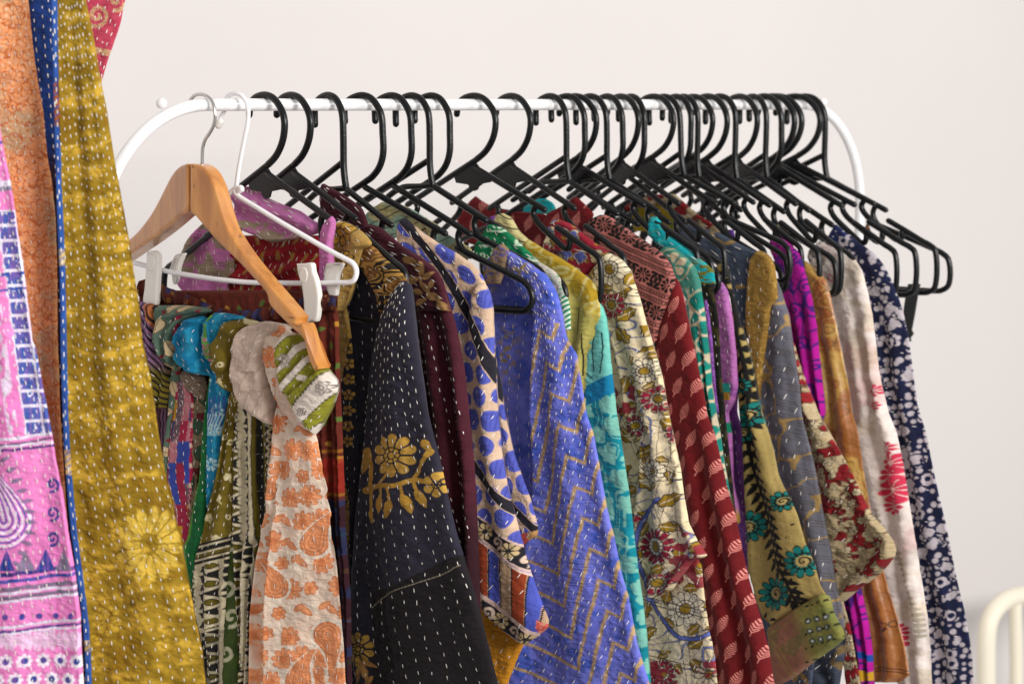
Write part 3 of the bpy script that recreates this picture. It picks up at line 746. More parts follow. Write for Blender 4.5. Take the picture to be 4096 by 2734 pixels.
# ============ the rust skirt on the clips
def p_skirt(X, Y, gx, f):
    c = mix(full(X, '6e2a1c'), full(X, '4d1a14'), fbm(X/14, Y/50, 3, 3))
    tx, ty, r = tile(X, Y, 70, 90, .5, .5); d, _, _ = leaf(tx, ty, 34, 9, r*5); c = mix(c, full(X, '566a2c'), aa(d, 3)*(r > .35)); c = mix(c, full(X, 'a8762a'), aa(d, 3)*(r < .3))
    c = mix(c, full(X, '8f2418'), aa(np.abs(Y-1900)-70, 6)*.8); c = mix(c, full(X, '8f5a1e'), aa(np.abs(Y-1855+.04*X)-7, 3)+aa(np.abs(Y-1975)-6, 3))
    lo = np.clip((Y-1985)/20, 0, 1); d2 = mix(full(X, '26101c'), full(X, '14284a'), (vn(X/16, Y/40, 5) > .6)*1.)
    return mix(c, d2, lo*.9)
def p_waist(X, Y, gx, f):
    c = mix(full(X, '3a1310'), full(X, '5c2214'), vn(X/9, Y/80, 2))
    c = mix(c, full(X, '20305a'), (fbm(X/22, Y/40, 3, 8) > .6)*.8); c = mix(c, full(X, '8a5a20'), (fbm(X/12, Y/30, 2, 18) > .70)*.7)
    return c
def build_skirt():
    S = PC; g = garment('elastic_skirt', S, 'dark rust skirt with a gathered elastic waist held by two ivory clips', 'skirt')
    # back and front of the waistband sag between the clips
    cloth('waistband', g, S, E('a', (205, 1262), (182, 1330), (176, 1420)), E('a', (240, 1262), (1230, 1400), (1260, 1440)), p_waist, T=.004) if False else None
    top = E('a', (172, 1300), (210, 1262), (250, 1285), (340, 1330), (500, 1390), (620, 1440), (760, 1480), (900, 1470), (1050, 1430), (1230, 1385), (1330, 1375), (1412, 1385))
    tx = [p[0] for p in top]; ty = [p[1] for p in top]
    # band as a ribbon that follows the sag
    n = 260; xs = np.linspace(tx[0], tx[-1], n); yt = gsm(np.interp(xs, tx, ty), 6); hh = 62
    rows = 26; V = []; cols = []
    for j in range(rows+1):
        t = j/rows; yy = yt+hh*t
        z = .0018*np.sin(xs/6.2+.8*np.sin(xs/31))+.004*math.sin(math.pi*t)
        P2 = Plane(0); P2.Q = S.Q+S.n*.003; P2.d = S.d; P2.n = S.n
        V.append(P2.hit(xs, yy)+S.n*z[:, None]); cols.append(p_waist(xs, yy, xs, xs*0))
    for j in range(2):
        yy = yt+hh*(1-j); P2 = Plane(0); P2.Q = S.Q-S.n*.004; P2.d = S.d; P2.n = S.n; V.append(P2.hit(xs, yy)); cols.append(p_waist(xs, yy, xs, xs*0))
    V = np.concatenate(V); cols = np.concatenate(cols); R_ = rows+3
    F = [(j*n+i, (j+1)*n+i, (j+1)*n+i+1, j*n+i+1) for j in range(R_-1) for i in range(n-1)]+[((R_-1)*n+i, i, i+1, (R_-1)*n+i+1) for i in range(n-1)]
    o = mesh_obj('waistband', V, F, cloth_mat(*MATS['dark']), g); at = o.data.color_attributes.new('print', 'FLOAT_COLOR', 'POINT')
    at.data.foreach_set('color', np.concatenate([cols, np.ones((len(cols), 1))], 1).astype(np.float32).ravel())
    cloth('skirt_cloth', g, S, E('a', (175, 1350), (180, 1600)) + [(560, 2760)], E('d', (150, 850), (165, 1000), (170, 1200), (185, 1568), 'e', (200, 300), (215, 700), (240, 1000), (250, 1568)), p_skirt, T=.010, off=-.008, rim=(25, 12), folds=((.004, 9, .1, .2, 1, 0), (.002, 23, 0, 0, 1, 0)), run=True, m='dark', seed=12, puck=0)
build_skirt()

# ============ scarves knotted round the bar of the wooden hanger
GS = 'knotted scarves on the wooden hanger'
def p_stripe(X, Y, gx, f):
    s = (X-560)*.55+(Y-1250)*(-.1); q = X*.86-Y*.36+30*np.sin(Y/160)
    band = fbm(q/42, Y*0, 1, 4)
    c = mix(full(X, 'b56a3e'), full(X, '8a6489'), (np.sin(q/34) > .1)*1.); c = mix(c, full(X, '6a5c18'), np.clip((Y-1420-.3*(X-600))/50, 0, 1)*(np.sin(q/60+1) > -.4))
    return mix(c, full(X, '120f12'), aa(np.abs(((q/15) % 1)-.5)*15-3.0, 3))
def p_lilacstripe(X, Y, gx, f):
    return mix(mix(full(X, '6f4a66'), full(X, '4b1a26'), (gx/40 % 1 > .5)*1.), full(X, '140f14'), aa(np.abs(((gx/13) % 1)-.5)*13-3, 3))
def p_sage(X, Y, gx, f):
    c = mix(full(X, '5f7464'), full(X, '4c6354'), fbm(X/20, Y/30, 3, 2))
    tx, ty, r = tile(X, Y, 74, 84, .5, .3); d, u, v = leaf(tx, ty, 74, 20, r*3+.4)
    c = mix(c, full(X, 'c3ab84'), aa(d, 4)); c = mix(c, full(X, '3b3226'), aa(np.abs(d)-1.6, 2.5)); c = mix(c, full(X, '5a4a34'), aa(np.abs(v)-1.2, 2)*aa(d, 2))
    return mix(c, full(X, '7c1f2c'), aa(np.hypot(tx+30, ty-30)-9, 4))
def p_multi(X, Y, gx, f):
    r = _h(np.floor(gx/26+.3*np.sin(Y/90)), np.floor(Y/84), 4); c = full(X, '9c2242')
    for lo, hi, h in ((.22, .42, '35469a'), (.42, .60, 'b8861c'), (.60, .74, 'b06a74'), (.74, .85, '27396b'), (.85, 1.1, '64505a')): c = mix(c, full(X, h), ((r >= lo) & (r < hi))*1.)
    edge = np.abs(f-.5) > .40; c = mix(c, full(X, 'a31f40'), edge*1.)
    tx, ty, q = tile(gx, Y, 24, 40, .5); c = mix(c, full(X, 'd9b8a8'), aa(np.hypot(tx, ty*.6)-6, 3)*(edge))
    return mix(c, full(X, 'c9a0a0'), (vn(X/5, Y/9, 4) > .75)*(r > .6)*.6)
def p_umber(X, Y, gx, f):
    c = full(X, '7b6a50'); tx, ty, r = tile(gx, Y, 60, 110, .5); d, u, v = leaf(tx, ty, 74, 24, 1.3)
    c = mix(c, full(X, '2f4634'), aa(d, 4)); c = mix(c, full(X, '5c1420'), aa(np.hypot(tx-18, ty+45)-20, 4))
    return mix(c, full(X, '231a14'), aa(np.abs(d)-1.6, 3)+aa(np.abs(np.hypot((gx % 22)-11, (Y % 24)-12)-9)-1.2, 2)*(d > 6)*.7)
def p_arches(X, Y, gx, f):
    d = np.hypot((X % 38)-19, ((Y-.5*X) % 34)-30); c = full(X, '8c7763')
    return mix(c, full(X, '1c1613'), aa(np.abs(((d/8) % 1)-.5)*8-1.4, 2.5))
def p_turq(X, Y, gx, f):
    c = mix(full(X, '0f83ad'), full(X, '0b6a95'), fbm(X/24, Y/40, 4, 3))
    return mix(c, full(X, '34a3c4'), .5*(fbm(X/14, Y/60, 3, 9) > .6))
def p_turqw(X, Y, gx, f):
    c = p_turq(X, Y, gx, f); tx, ty, r = tile(X, Y, 64, 70, .5, .5); pet, l, cen, rr = flower(tx, ty, 27, 7, r*5)
    c = mix(c, full(X, 'a9d2dc'), aa(pet, 4)*(l > 2)*(r > .3)); c = mix(c, full(X, '3d4fa0'), aa(np.abs(Y-1640)-60, 5)*(np.sin(X/3) > 0)*.7); c = mix(c, full(X, 'c5dfe4'), aa(np.abs(((X*.8+Y*.3)/9) % 1-.5)*9-1.6, 2)*aa(np.abs(Y-1690)-38, 4))
    return mix(c, full(X, '8fc2d2'), aa(np.abs(Y-1735)-4, 3))
def p_green(X, Y, gx, f):
    return mix(mix(full(X, '0f6a34'), full(X, '0a4a26'), fbm(X/16, Y/50, 3, 3)), full(X, '5b8c2e'), aa(np.abs(f-.15)*60-5, 4)*.8)
def p_greenpink(X, Y, gx, f):
    return mix(mix(full(X, '3f7a3a'), full(X, '6da34a'), vn(X/9, Y/9, 3)), full(X, 'b0627a'), (fbm(X/12, Y/12, 2, 5) > .62)*.9)
def p_olive(X, Y, gx, f):
    c = mix(full(X, '5f4f10'), full(X, '74641c'), fbm(X/26, Y/34, 4, 3))
    tx, ty, r = tile(gx, Y, 66, 78, .5, .35, 5)
    pet, l, cen, rr = flower(tx, ty, 15, 5, r*6); ring = np.abs(rr-8)-3.5
    d = np.where(r > .5, pet, ring); c = mix(c, full(X, 'cbbf94'), aa(d, 3)*(r > .18))
    st = leaf(tx-10, ty-16, 26, 4, 1.1)[0]; return mix(c, full(X, 'b6aa78'), aa(st, 3)*(r > .5))
def blocks(X, Y, gx, base='1d1c1b', cream='c9bd9e', ol='5f5312'):
    """triangle border: cream triangles, dark leaves between"""
    c = full(X, base); p = 74; t = (Y % p)/p-.5; g = np.clip((gx+44)/88, 0, 1)
    c = mix(c, full(X, cream), aa((np.abs(t)*p-(1-g)*p*.46)*.9, 3)*(gx > -44))
    d = leaf(gx+22, t*p, 44, 11, 0)[0]; c = mix(c, full(X, base), aa(d-3.5, 3)); c = mix(c, full(X, ol), aa(d, 3))
    t2 = ((Y+p/2) % p)/p-.5
    for a, ox in ((-.75, 12), (0, 18), (.75, 12)):
        d = leaf(gx-ox, t2*p-24*np.sin(a)*1.0, 38, 7.5, a)[0]; c = mix(c, full(X, cream), aa(d, 3))
    return c
def p_border(X, Y, gx, f):
    x = X-(962+.02*(Y-1700)); c = blocks(X, Y, x)
    for a, w, h in ((52, 8, 'c9bd9e'), (68, 5, '5f5312'), (84, 4, '1d1c1b'), (100, 7, '6a5c1c')): c = mix(c, full(X, h), aa(np.abs(x-a)-w, 3))
    z = np.abs(x-122-10*np.abs(((Y/30) % 1)-.5)*2)-4; c = mix(c, full(X, 'c9bd9e'), aa(z, 3)); c = mix(c, full(X, '5f5312'), (x > 136)*1.)
    return c
def p_olivelow(X, Y, gx, f):
    c = p_olive(X, Y, gx, f); y = Y+.25*(X-830)
    lo = y > 2165; q = full(X, '1b1a19'); 
    q = mix(q, full(X, 'c4b898'), aa(np.abs((((y-2165)/26) % 1)-.5)*26-4, 3)*(y < 2240)); q = mix(q, full(X, '5f5312'), aa(np.abs(y-2215)-6, 3)+aa(np.abs(y-2440)-6, 3))
    b = blocks(X, Y, ((X-830)*.9) % 88-44); q = np.where((y > 2250)[..., None], b, q)
    q = mix(q, full(X, 'c4b898'), aa(np.abs(y-2250)-4, 3)+aa(np.abs(y-2470)-4, 3)+aa(np.abs(y-2520)-4, 3)); q = mix(q, full(X, '14130f'), (y > 2530)*.5)
    return mix(c, q, lo*1.)
def p_greenwhite2(X, Y, gx, f):
    c = mix(full(X, '40531c'), full(X, '33441a'), vn(X/30, Y/40, 2))
    tx, ty, r = tile(X, Y, 90, 150, .5, .3); d = spiral(tx, ty, 40, 1.3, 8, r*6); return mix(c, full(X, 'b5b393'), aa(d, 4))
def p_beige(X, Y, gx, f):
    return mix(mix(full(X, 'd2bdae'), full(X, 'b9a393'), fbm(X/10, Y/40, 4, 3)), full(X, '91796a'), (np.abs(np.sin((X+Y*.3)/13)) < .25)*.3)
def p_beigelow(X, Y, gx, f):
    c = full(X, '57500f'); d = np.hypot((X % 56)-28, (Y % 50)-25); return mix(c, full(X, 'b9a98c'), aa(np.abs(d-17)-4, 3))
def p_peach(X, Y, gx, f):
    c = mix(full(X, 'e8dac8'), full(X, 'e8cab4'), np.clip(fbm(X/60, Y/90, 3, 4)*1.6-.3, 0, 1)); O = full(X, 'e59a6c'); K = full(X, 'cb6f3c')
    def put(c, pet, line=None, w=2.0):
        c = mix(c, O, aa(pet, 3))
        c = mix(c, K, aa(np.abs(pet)-w, 2.5)*.95)
        if line is not None: c = mix(c, K, aa(line-1.6, 2)*aa(pet, 2)*.8)
        return c
    tx, ty, r = tile(X, Y, 84, 92, .5, .35, 9); pet, l, cen, rr = flower(tx, ty, 44, 9, r*6, .3); k = r > .55
    pet = np.where(k, pet, 99); c = put(c, pet, l); c = mix(c, K, aa(np.abs(rr-12)-1.6, 2)*k)
    pet2, l2, _, rr2 = flower(tx, ty, 27, 6, r*3); pet2 = np.where((r < .32), pet2, 99); c = put(c, pet2, l2); c = mix(c, K, aa(np.abs(rr2-7)-1.5, 2)*(r < .32))
    d = np.where((r >= .32) & (r <= .55), np.minimum(leaf(tx-14, ty-6, 56, 12, .7)[0], leaf(tx+12, ty+10, 50, 11, -.6)[0]), 99); c = put(c, d)
    for cx, cy, rr, a, h in ((1262, 2190, 84, .1, 1), (1120, 2360, 78, .2, -1), (1300, 2520, 90, 2.6, 1), (1200, 2740, 80, 0, 1), (1085, 1980, 50, 0, 1)):
        d = paisley(X-cx, Y-cy, rr, a, h); c = mix(c, full(X, 'e8dac8'), aa(d-12, 3)); c = mix(c, O, aa(d, 3))
        wav = np.sin(np.arctan2(Y-cy, X-cx)*26)*4
        c = mix(c, K, aa(np.abs(d+3+wav*.5)-2, 2.5)); c = mix(c, K, aa(np.abs(d+17)-1.8, 2.5)); c = mix(c, K, aa(np.abs(d+32)-1.8, 2.5))
        c = mix(c, K, aa(np.abs(np.hypot(((X-cx) % 22)-11, ((Y-cy) % 22)-11)-6)-1.3, 2)*aa(d+38, 3))
    return c
def p_greenknot(X, Y, gx, f):
    q = rot(X-1200, Y-1520, .75)[0]+26*np.sin((X+Y)/60); b = (q/92) % 1
    c = mix(full(X, 'e2d6ca'), full(X, '8c8a28'), ((b > .28) & (b < .78))*1.)
    e = np.minimum(np.abs(b-.28), np.abs(b-.78))*92; c = mix(c, full(X, '2b2a20'), aa(e-1.7+1.2*np.sin((X-Y)/3.5), 2.5)*.85)
    for cx, cy, rr in ((1166, 1440, 27), (1325, 1545, 26), (1245, 1640, 16)):
        pet, l, cen, r = flower(X-cx, Y-cy, rr, 7, 1); c = mix(c, full(X, 'd9cdc2'), aa(pet-3, 3)); c = mix(c, full(X, '35332c'), aa(np.abs(pet)-1.6, 2)+aa(np.abs(r-rr*.35)-1.5, 2)+aa(np.abs(r-rr*.62)-1.2, 2)*.7)
    d = np.hypot(X-1237, Y-1508)-15; c = mix(c, full(X, 'ded2c6'), aa(d, 3))
    return c
def swirl(cx, cy, a, k, amp=.0045):
    """folds that turn round a knot"""
    def fn(X, Y, f, v):
        r = np.hypot(X-cx, Y-cy); th = np.arctan2(Y-cy, X-cx)
        s = np.sin(r/k+a*th+1.2*(fbm(X/70, Y/70, 2, int(cx) % 50)-.5)*4); return amp*np.sign(s)*np.abs(s)**.7
    return fn
def build_scarves():
    S1 = (34, 40, 15, 3.8, 20); P = PS
    G = lambda n, l: garment(n, P, l, 'scarf', GS)
    g = G('knotted_scarf', 'scarf with black stripes on orange, lilac and olive, farthest left on the wooden hanger')
    cloth('scarf_tail', g, P, E('b', (150, 560), (180, 760), (200, 1568), 'c', (240, 900)), E('b', (300, 560), (290, 900), (280, 1300), 'c', (300, 500), (330, 900)), p_lilacstripe, T=.006, off=-0.0022, folds=((.0025, 2, 0),), run=True, m='dark', seed=21)
    cloth('knot', g, P, E('b', (70, 85), (60, 400), (150, 600), (215, 700)), E('b', (120, 88), (205, 112), (235, 300), (290, 450), (300, 580), (268, 752)), p_stripe, T=.016, off=0.0022, folds=((.003, 2.2, .3, 1.2, .8, 0),), wr=(.002, 40, 90), st=(30, 40, 16, 3.8, 24), seed=22)
    g = G('knotted_scarf', 'scarf with sage green leaves whose tail shows red, blue and yellow patches')
    cloth('scarf_lining', g, P, E('b', (330, 560), (290, 900), (262, 1200), (285, 1568), 'c', (320, 500), (355, 700), (370, 900)), E('b', (400, 560), (440, 700), (430, 1000), (430, 1568), 'c', (430, 300), (410, 500), (400, 900)), p_multi, T=.007, off=0.0000, folds=((.003, 1.6, .1),), st=(26, 40, 16, 3.6, 3), run=True, seed=23)
    cloth('scarf_back', g, P, E('b', (420, 640), (400, 900), (370, 1300), (370, 1568), 'c', (380, 400), (395, 900)), E('b', (520, 640), (510, 900), (480, 1300), (460, 1568), 'c', (450, 300), (430, 900)), p_umber, T=.006, off=-0.0017, folds=((.003, 2, .3),), st=(30, 42, 16, 3.6, 3), run=True, seed=24)
    cloth('scarf_tail', g, P, E('b', (300, 480), (282, 620), (272, 800), (245, 1000), (235, 1200)), E('b', (350, 480), (352, 560), (325, 700), (290, 850), (262, 1200)), p_sage, T=.007, off=0.0017, st=(30, 38, 15, 3.6, -10), seed=25)
    cloth('knot', g, P, E('b', (215, 110), (198, 180), (205, 330), (245, 430), (300, 505)), E('b', (330, 112), (520, 118), (560, 150), (380, 200), (330, 300), (345, 470), (305, 506)), p_sage, T=.018, off=0.0039, folds=((.004, 1.8, .2, 1, .8, 0),), st=(32, 38, 16, 3.8, 14), seed=26)
    g = G('knotted_scarf', 'thin crimson edged scarf squeezed between the sage and turquoise knots')
    cloth('knot', g, P, E('b', (335, 150), (312, 180), (305, 280), (310, 380)), E('b', (370, 140), (400, 150), (345, 200), (325, 290), (325, 380)), lambda X, Y, gx, f: mix(full(X, '9a1f3e'), full(X, '7c1832'), vn(X/9, Y/20, 3)), T=.008, off=0.0110, st=(20, 40, 15, 3.6, 0), seed=27)
    cloth('fold', g, P, E('b', (360, 520), (350, 560), (390, 640), (480, 700)), E('b', (380, 520), (500, 545), (520, 620), (500, 705)), p_arches, T=.010, off=0.0033, st=(30, 30, 12, 3.6, 30), seed=28)
    g = G('knotted_scarf', 'turquoise scarf with a plain bright blue knot and white flowered tail')
    cloth('scarf_tail', g, P, E('b', (545, 520), (530, 700), (520, 900), (515, 1200), (520, 1340), 'c', (530, 500)), E('b', (640, 560), (668, 700), (640, 800), (615, 900), (600, 1200), (545, 1340), 'c', (560, 500)), p_turqw, T=.012, off=0.0022, folds=((.005, 1.6, .1),), st=(28, 40, 16, 3.8, 6), seed=29)
    cloth('green_edge', g, P, E('b', (548, 480), (512, 700), (490, 900), (468, 1200), (425, 1400), (395, 1568), 'c', (370, 690), (385, 850), (415, 960)), E('b', (575, 480), (535, 700), (520, 900), (520, 1200), (515, 1568), 'c', (520, 300), (505, 500), (470, 700), (450, 960)), p_green, T=.008, off=0.0039, folds=((.0025, 1.7, .2),), st=(22, 34, 14, 3.6, 8), run=True, seed=30, label='bright green reverse side')
    cloth('fold', g, P, E('b', (560, 165), (500, 210), (490, 330), (500, 430), (560, 478)), E('b', (600, 158), (720, 168), (780, 195), (640, 240), (590, 330), (570, 480)), p_turqw, T=.012, off=0.0066, folds=((.003, 1.5, .2),), st=(28, 36, 14, 3.6, 30), seed=31)
    cloth('fold_edge', g, P, E('b', (540, 175), (500, 220), (490, 330), (500, 430), (545, 478)), E('b', (560, 170), (522, 220), (520, 330), (560, 380), (572, 478)), p_greenpink, T=.006, off=0.0138, rim=(12, 12), seed=32)
    cloth('knot', g, P, E('b', (480, 176), (400, 190), (352, 250), (330, 340), (332, 440), (360, 500), (420, 530), (540, 552)), E('b', (490, 178), (512, 190), (490, 280), (505, 400), (550, 470), (556, 552)), p_turq, T=.020, off=0.0066, folds=((.003, 1.2, .3, .4, .8, 0),), wr=(.003, 50, 60), extra=swirl(780, 1470, 1, 14, .003), st=(34, 40, 16, 3.8, 2), seed=33)
    g = G('knotted_scarf', 'olive scarf sprinkled with small cream flowers, ending in black and cream block borders')
    cloth('border_tail', g, P, E('b', (700, 640), (695, 900), (690, 1568), 'c', (705, 1000), (722, 1300), (705, 1568)), E('b', (760, 640), (930, 820), (940, 1100), (920, 1568), 'c', (860, 700), (820, 900), (790, 1568)), p_border, T=.010, off=0.0017, folds=((.004, 2.2, .15, .1, .7, 0),), st=(30, 40, 15, 3.6, 0), run=True, seed=34)
    cloth('lining', g, P, E('b', (640, 1200), (640, 1568), 'c', (640, 600), (635, 900), (620, 1200), (615, 1568)), E('b', (700, 1200), (700, 1568), 'c', (715, 900), (725, 1300), (715, 1568)), p_greenwhite2, T=.006, off=0.0033, run=True, m='dark', seed=35)
    cloth('scarf_tail', g, P, E('b', (690, 560), (660, 700), (625, 900), (600, 1100), (560, 1280), (510, 1450), (488, 1568), 'c', (450, 760), (430, 900), (425, 1050), (470, 1250), (500, 1420), (520, 1568)), E('b', (730, 560), (712, 700), (690, 900), (688, 1200), (684, 1568), 'c', (672, 400), (668, 660), (660, 760), (640, 950), (622, 1250), (615, 1568)), p_olivelow, T=.009, off=0.0060, folds=((.003, 1.7, .1, .4, .8, 0),), st=(27, 38, 15, 3.8, -8), run=True, seed=36)
    cloth('knot', g, P, E('b', (720, 190), (670, 205), (610, 270), (572, 360), (565, 440), (590, 540), (640, 620), (690, 655)), E('b', (740, 188), (800, 205), (860, 235), (780, 270), (725, 380), (705, 480), (705, 560), (715, 655)), p_olive, T=.022, off=0.0077, folds=((.002, 1.3, .2),), extra=swirl(900, 1440, .8, 15, .003), st=(34, 40, 15, 3.8, 12), seed=37)
    g = G('knotted_scarf', 'beige pink scarf with a big plain knot between the olive and the peach ones')
    cloth('reverse', g, P, E('b', (720, 620), (735, 720), (790, 790), (880, 850), (930, 880)), E('b', (760, 620), (900, 760), (940, 800), (945, 885)), p_beigelow, T=.012, off=0.0055, seed=38, st=(30, 34, 14, 3.6, 40))
    cloth('knot', g, P, E('b', (885, 210), (790, 232), (738, 285), (708, 380), (700, 520), (712, 640), (770, 740), (860, 810), (935, 862)), E('b', (900, 210), (1010, 232), (1030, 258), (940, 320), (905, 440), (920, 560), (945, 690), (948, 862)), p_beige, T=.024, off=0.0094, extra=swirl(1180, 1480, .5, 15, .0022), wr=(.0015, 60, 160), st=(30, 38, 17, 3.8, -26), seed=39)
    g = G('knotted_scarf', 'cream and peach flowered scarf with a green and white knot, nearest on the wooden hanger')
    cloth('scarf_tail', g, P, E('b', (975, 700), (955, 780), (940, 850), (930, 1000), (912, 1150), (885, 1400), (852, 1568), 'c', (885, 380), (850, 600), (820, 780), (800, 950), (780, 1150), (775, 1568)),
          E('b', (1000, 700), (1060, 790), (1120, 850), (1192, 905), (1215, 1000), (1240, 1150), (1262, 1300), (1285, 1450), (1295, 1568), 'c', (1215, 60), (1240, 200), (1272, 350), (1296, 500), (1312, 700), (1332, 850), (1352, 1100), (1370, 1300), (1385, 1568)), p_peach, T=.012, off=0.0121, rim=(40, 50),
          extra=lambda X, Y, f, v: .008*np.clip((.30-f)*6, -.4, 1)*np.clip((Y-1900)/300, 0, 1)*np.sign(f-.2)+.0028*np.sin(f*16+v*3)*np.clip(1-v*2.2, 0, 1), folds=((.0022, 1.4, .4, .2, 1, 0),), wr=(.0016, 60, 120), st=(42, 52, 21, 4, -3), run=True, seed=40)
    cloth('upper_fold', g, P, E('b', (960, 238), (880, 265), (855, 320), (870, 450), (905, 580), (945, 705)), E('b', (980, 238), (1050, 270), (1060, 330), (985, 400), (972, 520), (960, 705)), p_peach, T=.012, off=0.0165, st=(26, 36, 15, 3.8, -20), seed=41)
    cloth('knot_back', g, P, E('b', (980, 440), (955, 560), (950, 700), (990, 780), (1080, 850), (1185, 915)), E('b', (1010, 440), (1060, 640), (1150, 800), (1196, 915)), lambda X, Y, gx, f: mix(full(X, 'd6c1b0'), full(X, 'cfa893'), fbm(X/30, Y/30, 3, 3)), T=.012, off=0.0220, seed=42, st=(26, 34, 14, 3.8, 40))
    cloth('knot', g, P, E('b', (1030, 282), (985, 340), (968, 420), (962, 500), (985, 600), (1030, 690), (1090, 780), (1150, 860), (1190, 918)), E('b', (1045, 280), (1112, 300), (1150, 372), (1215, 445), (1290, 535), (1330, 585), (1338, 640), (1300, 735), (1262, 800), (1228, 860), (1196, 918)), p_greenknot, T=.019, off=0.0242,
          extra=lambda X, Y, f, v: .0022*np.sin(rot(X-1100, Y-1330, .62)[0]/22+1.2*np.sin(Y/80))-.006*sum(np.exp(-((rot(X-1150, Y-1400, .62+.12*k)[0]-20-62*k)/9)**2) for k in (-1, 0, 1, 2)), wr=(.002, 60, 60), st=(30, 40, 17, 3.8, -30), seed=43)
build_scarves()

# ============ prints of the garments
def p_pinkrobe(X, Y, gx, f):
    c = mix(full(X, 'b0609a'), full(X, 'c07aac'), fbm(X/20, Y/30, 4, 3)); k = fbm(X/70+2, Y/60, 3, 8)
    m = np.clip((k-.53)*9, 0, 1)
    i = mix(full(X, '857a5e'), full(X, '9a8f74'), (np.sin(X*1.1) > 0)*1.); return mix(c, i, m*.95)
def p_pinksolid(X, Y, gx, f): return mix(full(X, 'c372a8'), full(X, 'b0639a'), fbm(X/14, Y/30, 3, 3))
def p_redlin(X, Y, gx, f):
    c = mix(full(X, '96101f'), full(X, '7d0b1a'), fbm(X/30, Y/40, 3, 3)); tx, ty, r = tile(X, Y, 52, 62, .5, .3)
    d = np.maximum(np.abs(tx+.3*ty)-7, np.abs(ty)-17+4*np.sin(tx)); return mix(c, full(X, '9c7a34'), aa(d, 3)*.9)
def outlined(c, X, d, fill, line='17131a', w=2.2):
    c = mix(c, full(X, fill), aa(d, 3)); return mix(c, full(X, line), aa(np.abs(d)-w, 2.5))
def p_ochreflower(X, Y, gx, f):
    c = mix(full(X, 'b08f50'), full(X, 'a2803f'), fbm(X/16, Y/20, 3, 3))
    for cx, cy, rr in ((1377, 928, 56), (1345, 1075, 40), (1395, 1030, 34), (1380, 1900, 60), (1395, 1990, 44), (1385, 1790, 46), (1392, 2170, 34), (1390, 2230, 26)):
        pet, l, cen, r = flower(X-cx, Y-cy, rr, 8, cx); c = mix(c, full(X, 'bb8f35'), aa(pet, 3)); c = mix(c, full(X, '1d1a18'), aa(np.abs(pet)-2.6, 2.5)); c = mix(c, full(X, '1d1a18'), aa(l-2.4, 2.5)*aa(pet, 2)*(r > rr*.3)); c = mix(c, full(X, '1d1a18'), aa(np.abs(r-rr*.3)-2.2, 2.5))
    return c
GOLD = 'b8903f'
def goldvine(c, X, Y, cx, cy, s):
    a, l, cen, r = flower(X-cx, Y-cy, 82*s, 10, .3); k = aa(a, 3)*((l > 3.2) | (r < 30*s)); c = mix(c, full(X, GOLD), k)
    th = np.arctan2(Y-cy, X-cx); ring = aa(np.abs(r-30*s)-2.6, 2.5)+aa(np.abs(r-13*s)-2.2, 2.5)
    c = mix(c, full(X, '1b1820'), np.clip(ring, 0, 1)+aa(np.abs(((th*8/(2*np.pi)) % 1)-.5)*r*.7-2, 2)*((r < 30*s) & (r > 13*s)))
    return c
def p_navyvine(X, Y, gx, f):
    c = mix(full(X, '24222d'), full(X, '2d2b3a'), fbm(X/60, Y/90, 4, 5))
    low = Y > 2356-np.clip((X-1510)*.37, 0, 999)+14*np.sin((X-1500)/70)
    c = mix(c, full(X, '1a1517'), low*(X > 1508)*.92)
    V = np.full(X.shape, 999.)
    for pts, w in (([(1480, 1955), (1560, 1935), (1620, 1935), (1680, 1915), (1740, 1925)], 9), ([(1508, 1945), (1505, 1860), (1482, 1800)], 9), ([(1680, 1915), (1710, 1850), (1735, 1800), (1722, 1762)], 8),
                   ([(1508, 1950), (1514, 2030), (1512, 2080)], 7), ([(1590, 1866), (1578, 1900), (1550, 1925)], 5), ([(1555, 1930), (1562, 1990), (1552, 2020)], 6), ([(1590, 1930), (1600, 2000), (1585, 2040)], 6), ([(1640, 1935), (1650, 1990), (1672, 2030)], 6), ([(1680, 1920), (1700, 1980), (1720, 2010)], 6)):
        V = np.minimum(V, seg(X, Y, curvepts(pts, 5))-w)
    for cx, cy, L, W, a in ((1478, 1840, 110, 26, 1.75), (1498, 1955, 60, 15, -.2), (1722, 1775, 46, 15, 1.2), (1736, 1810, 40, 12, 1.9), (1553, 2010, 80, 17, 1.7), (1590, 2030, 80, 17, 1.9), (1662, 2010, 84, 17, 1.15), (1708, 1990, 84, 17, 1.1), (1512, 2060, 60, 9, 1.5)):
        V = np.minimum(V, leaf(X-cx, Y-cy, L, W, a)[0])
    c = mix(c, mix(full(X, GOLD), full(X, 'a67c2c'), fbm(X/14, Y/20, 3, 3)), aa(V, 3))
    c = goldvine(c, X, Y, 1607, 1815, 1.06)
    a, l, cen, r = flower(X-1765, Y-1935, 50, 6, .5); c = mix(c, full(X, GOLD), aa(a, 3)*(l > 3)); c = mix(c, full(X, '1b1820'), aa(np.abs(r-14)-2, 2))
    c = goldvine(c, X, Y, 1452, 2590, .82)
    for cx, cy, L, W, a in ((1480, 2680, 90, 12, 1.2), (1500, 2650, 70, 10, .4), (1455, 2690, 80, 10, 1.7), (1495, 2720, 60, 10, 2.2), (1660, 2760, 90, 14, .2), (1900, 2770, 90, 14, .4)): c = mix(c, full(X, 'b28347'), aa(leaf(X-cx, Y-cy, L, W, a)[0], 3))
    d = seg(X, Y, curvepts([(1512, 2424), (1540, 2398), (1600, 2360), (1700, 2325), (1790, 2292), (1858, 2256)], 6))
    c = mix(c, full(X, 'a89c86'), aa(d-1.6, 2)*(.55+.45*(np.sin(X/2.2) > -.3)))
    return c
def p_navyplain(X, Y, gx, f): return mix(full(X, '1c1b24'), full(X, '262531'), fbm(X/40, Y/60, 3, 3))
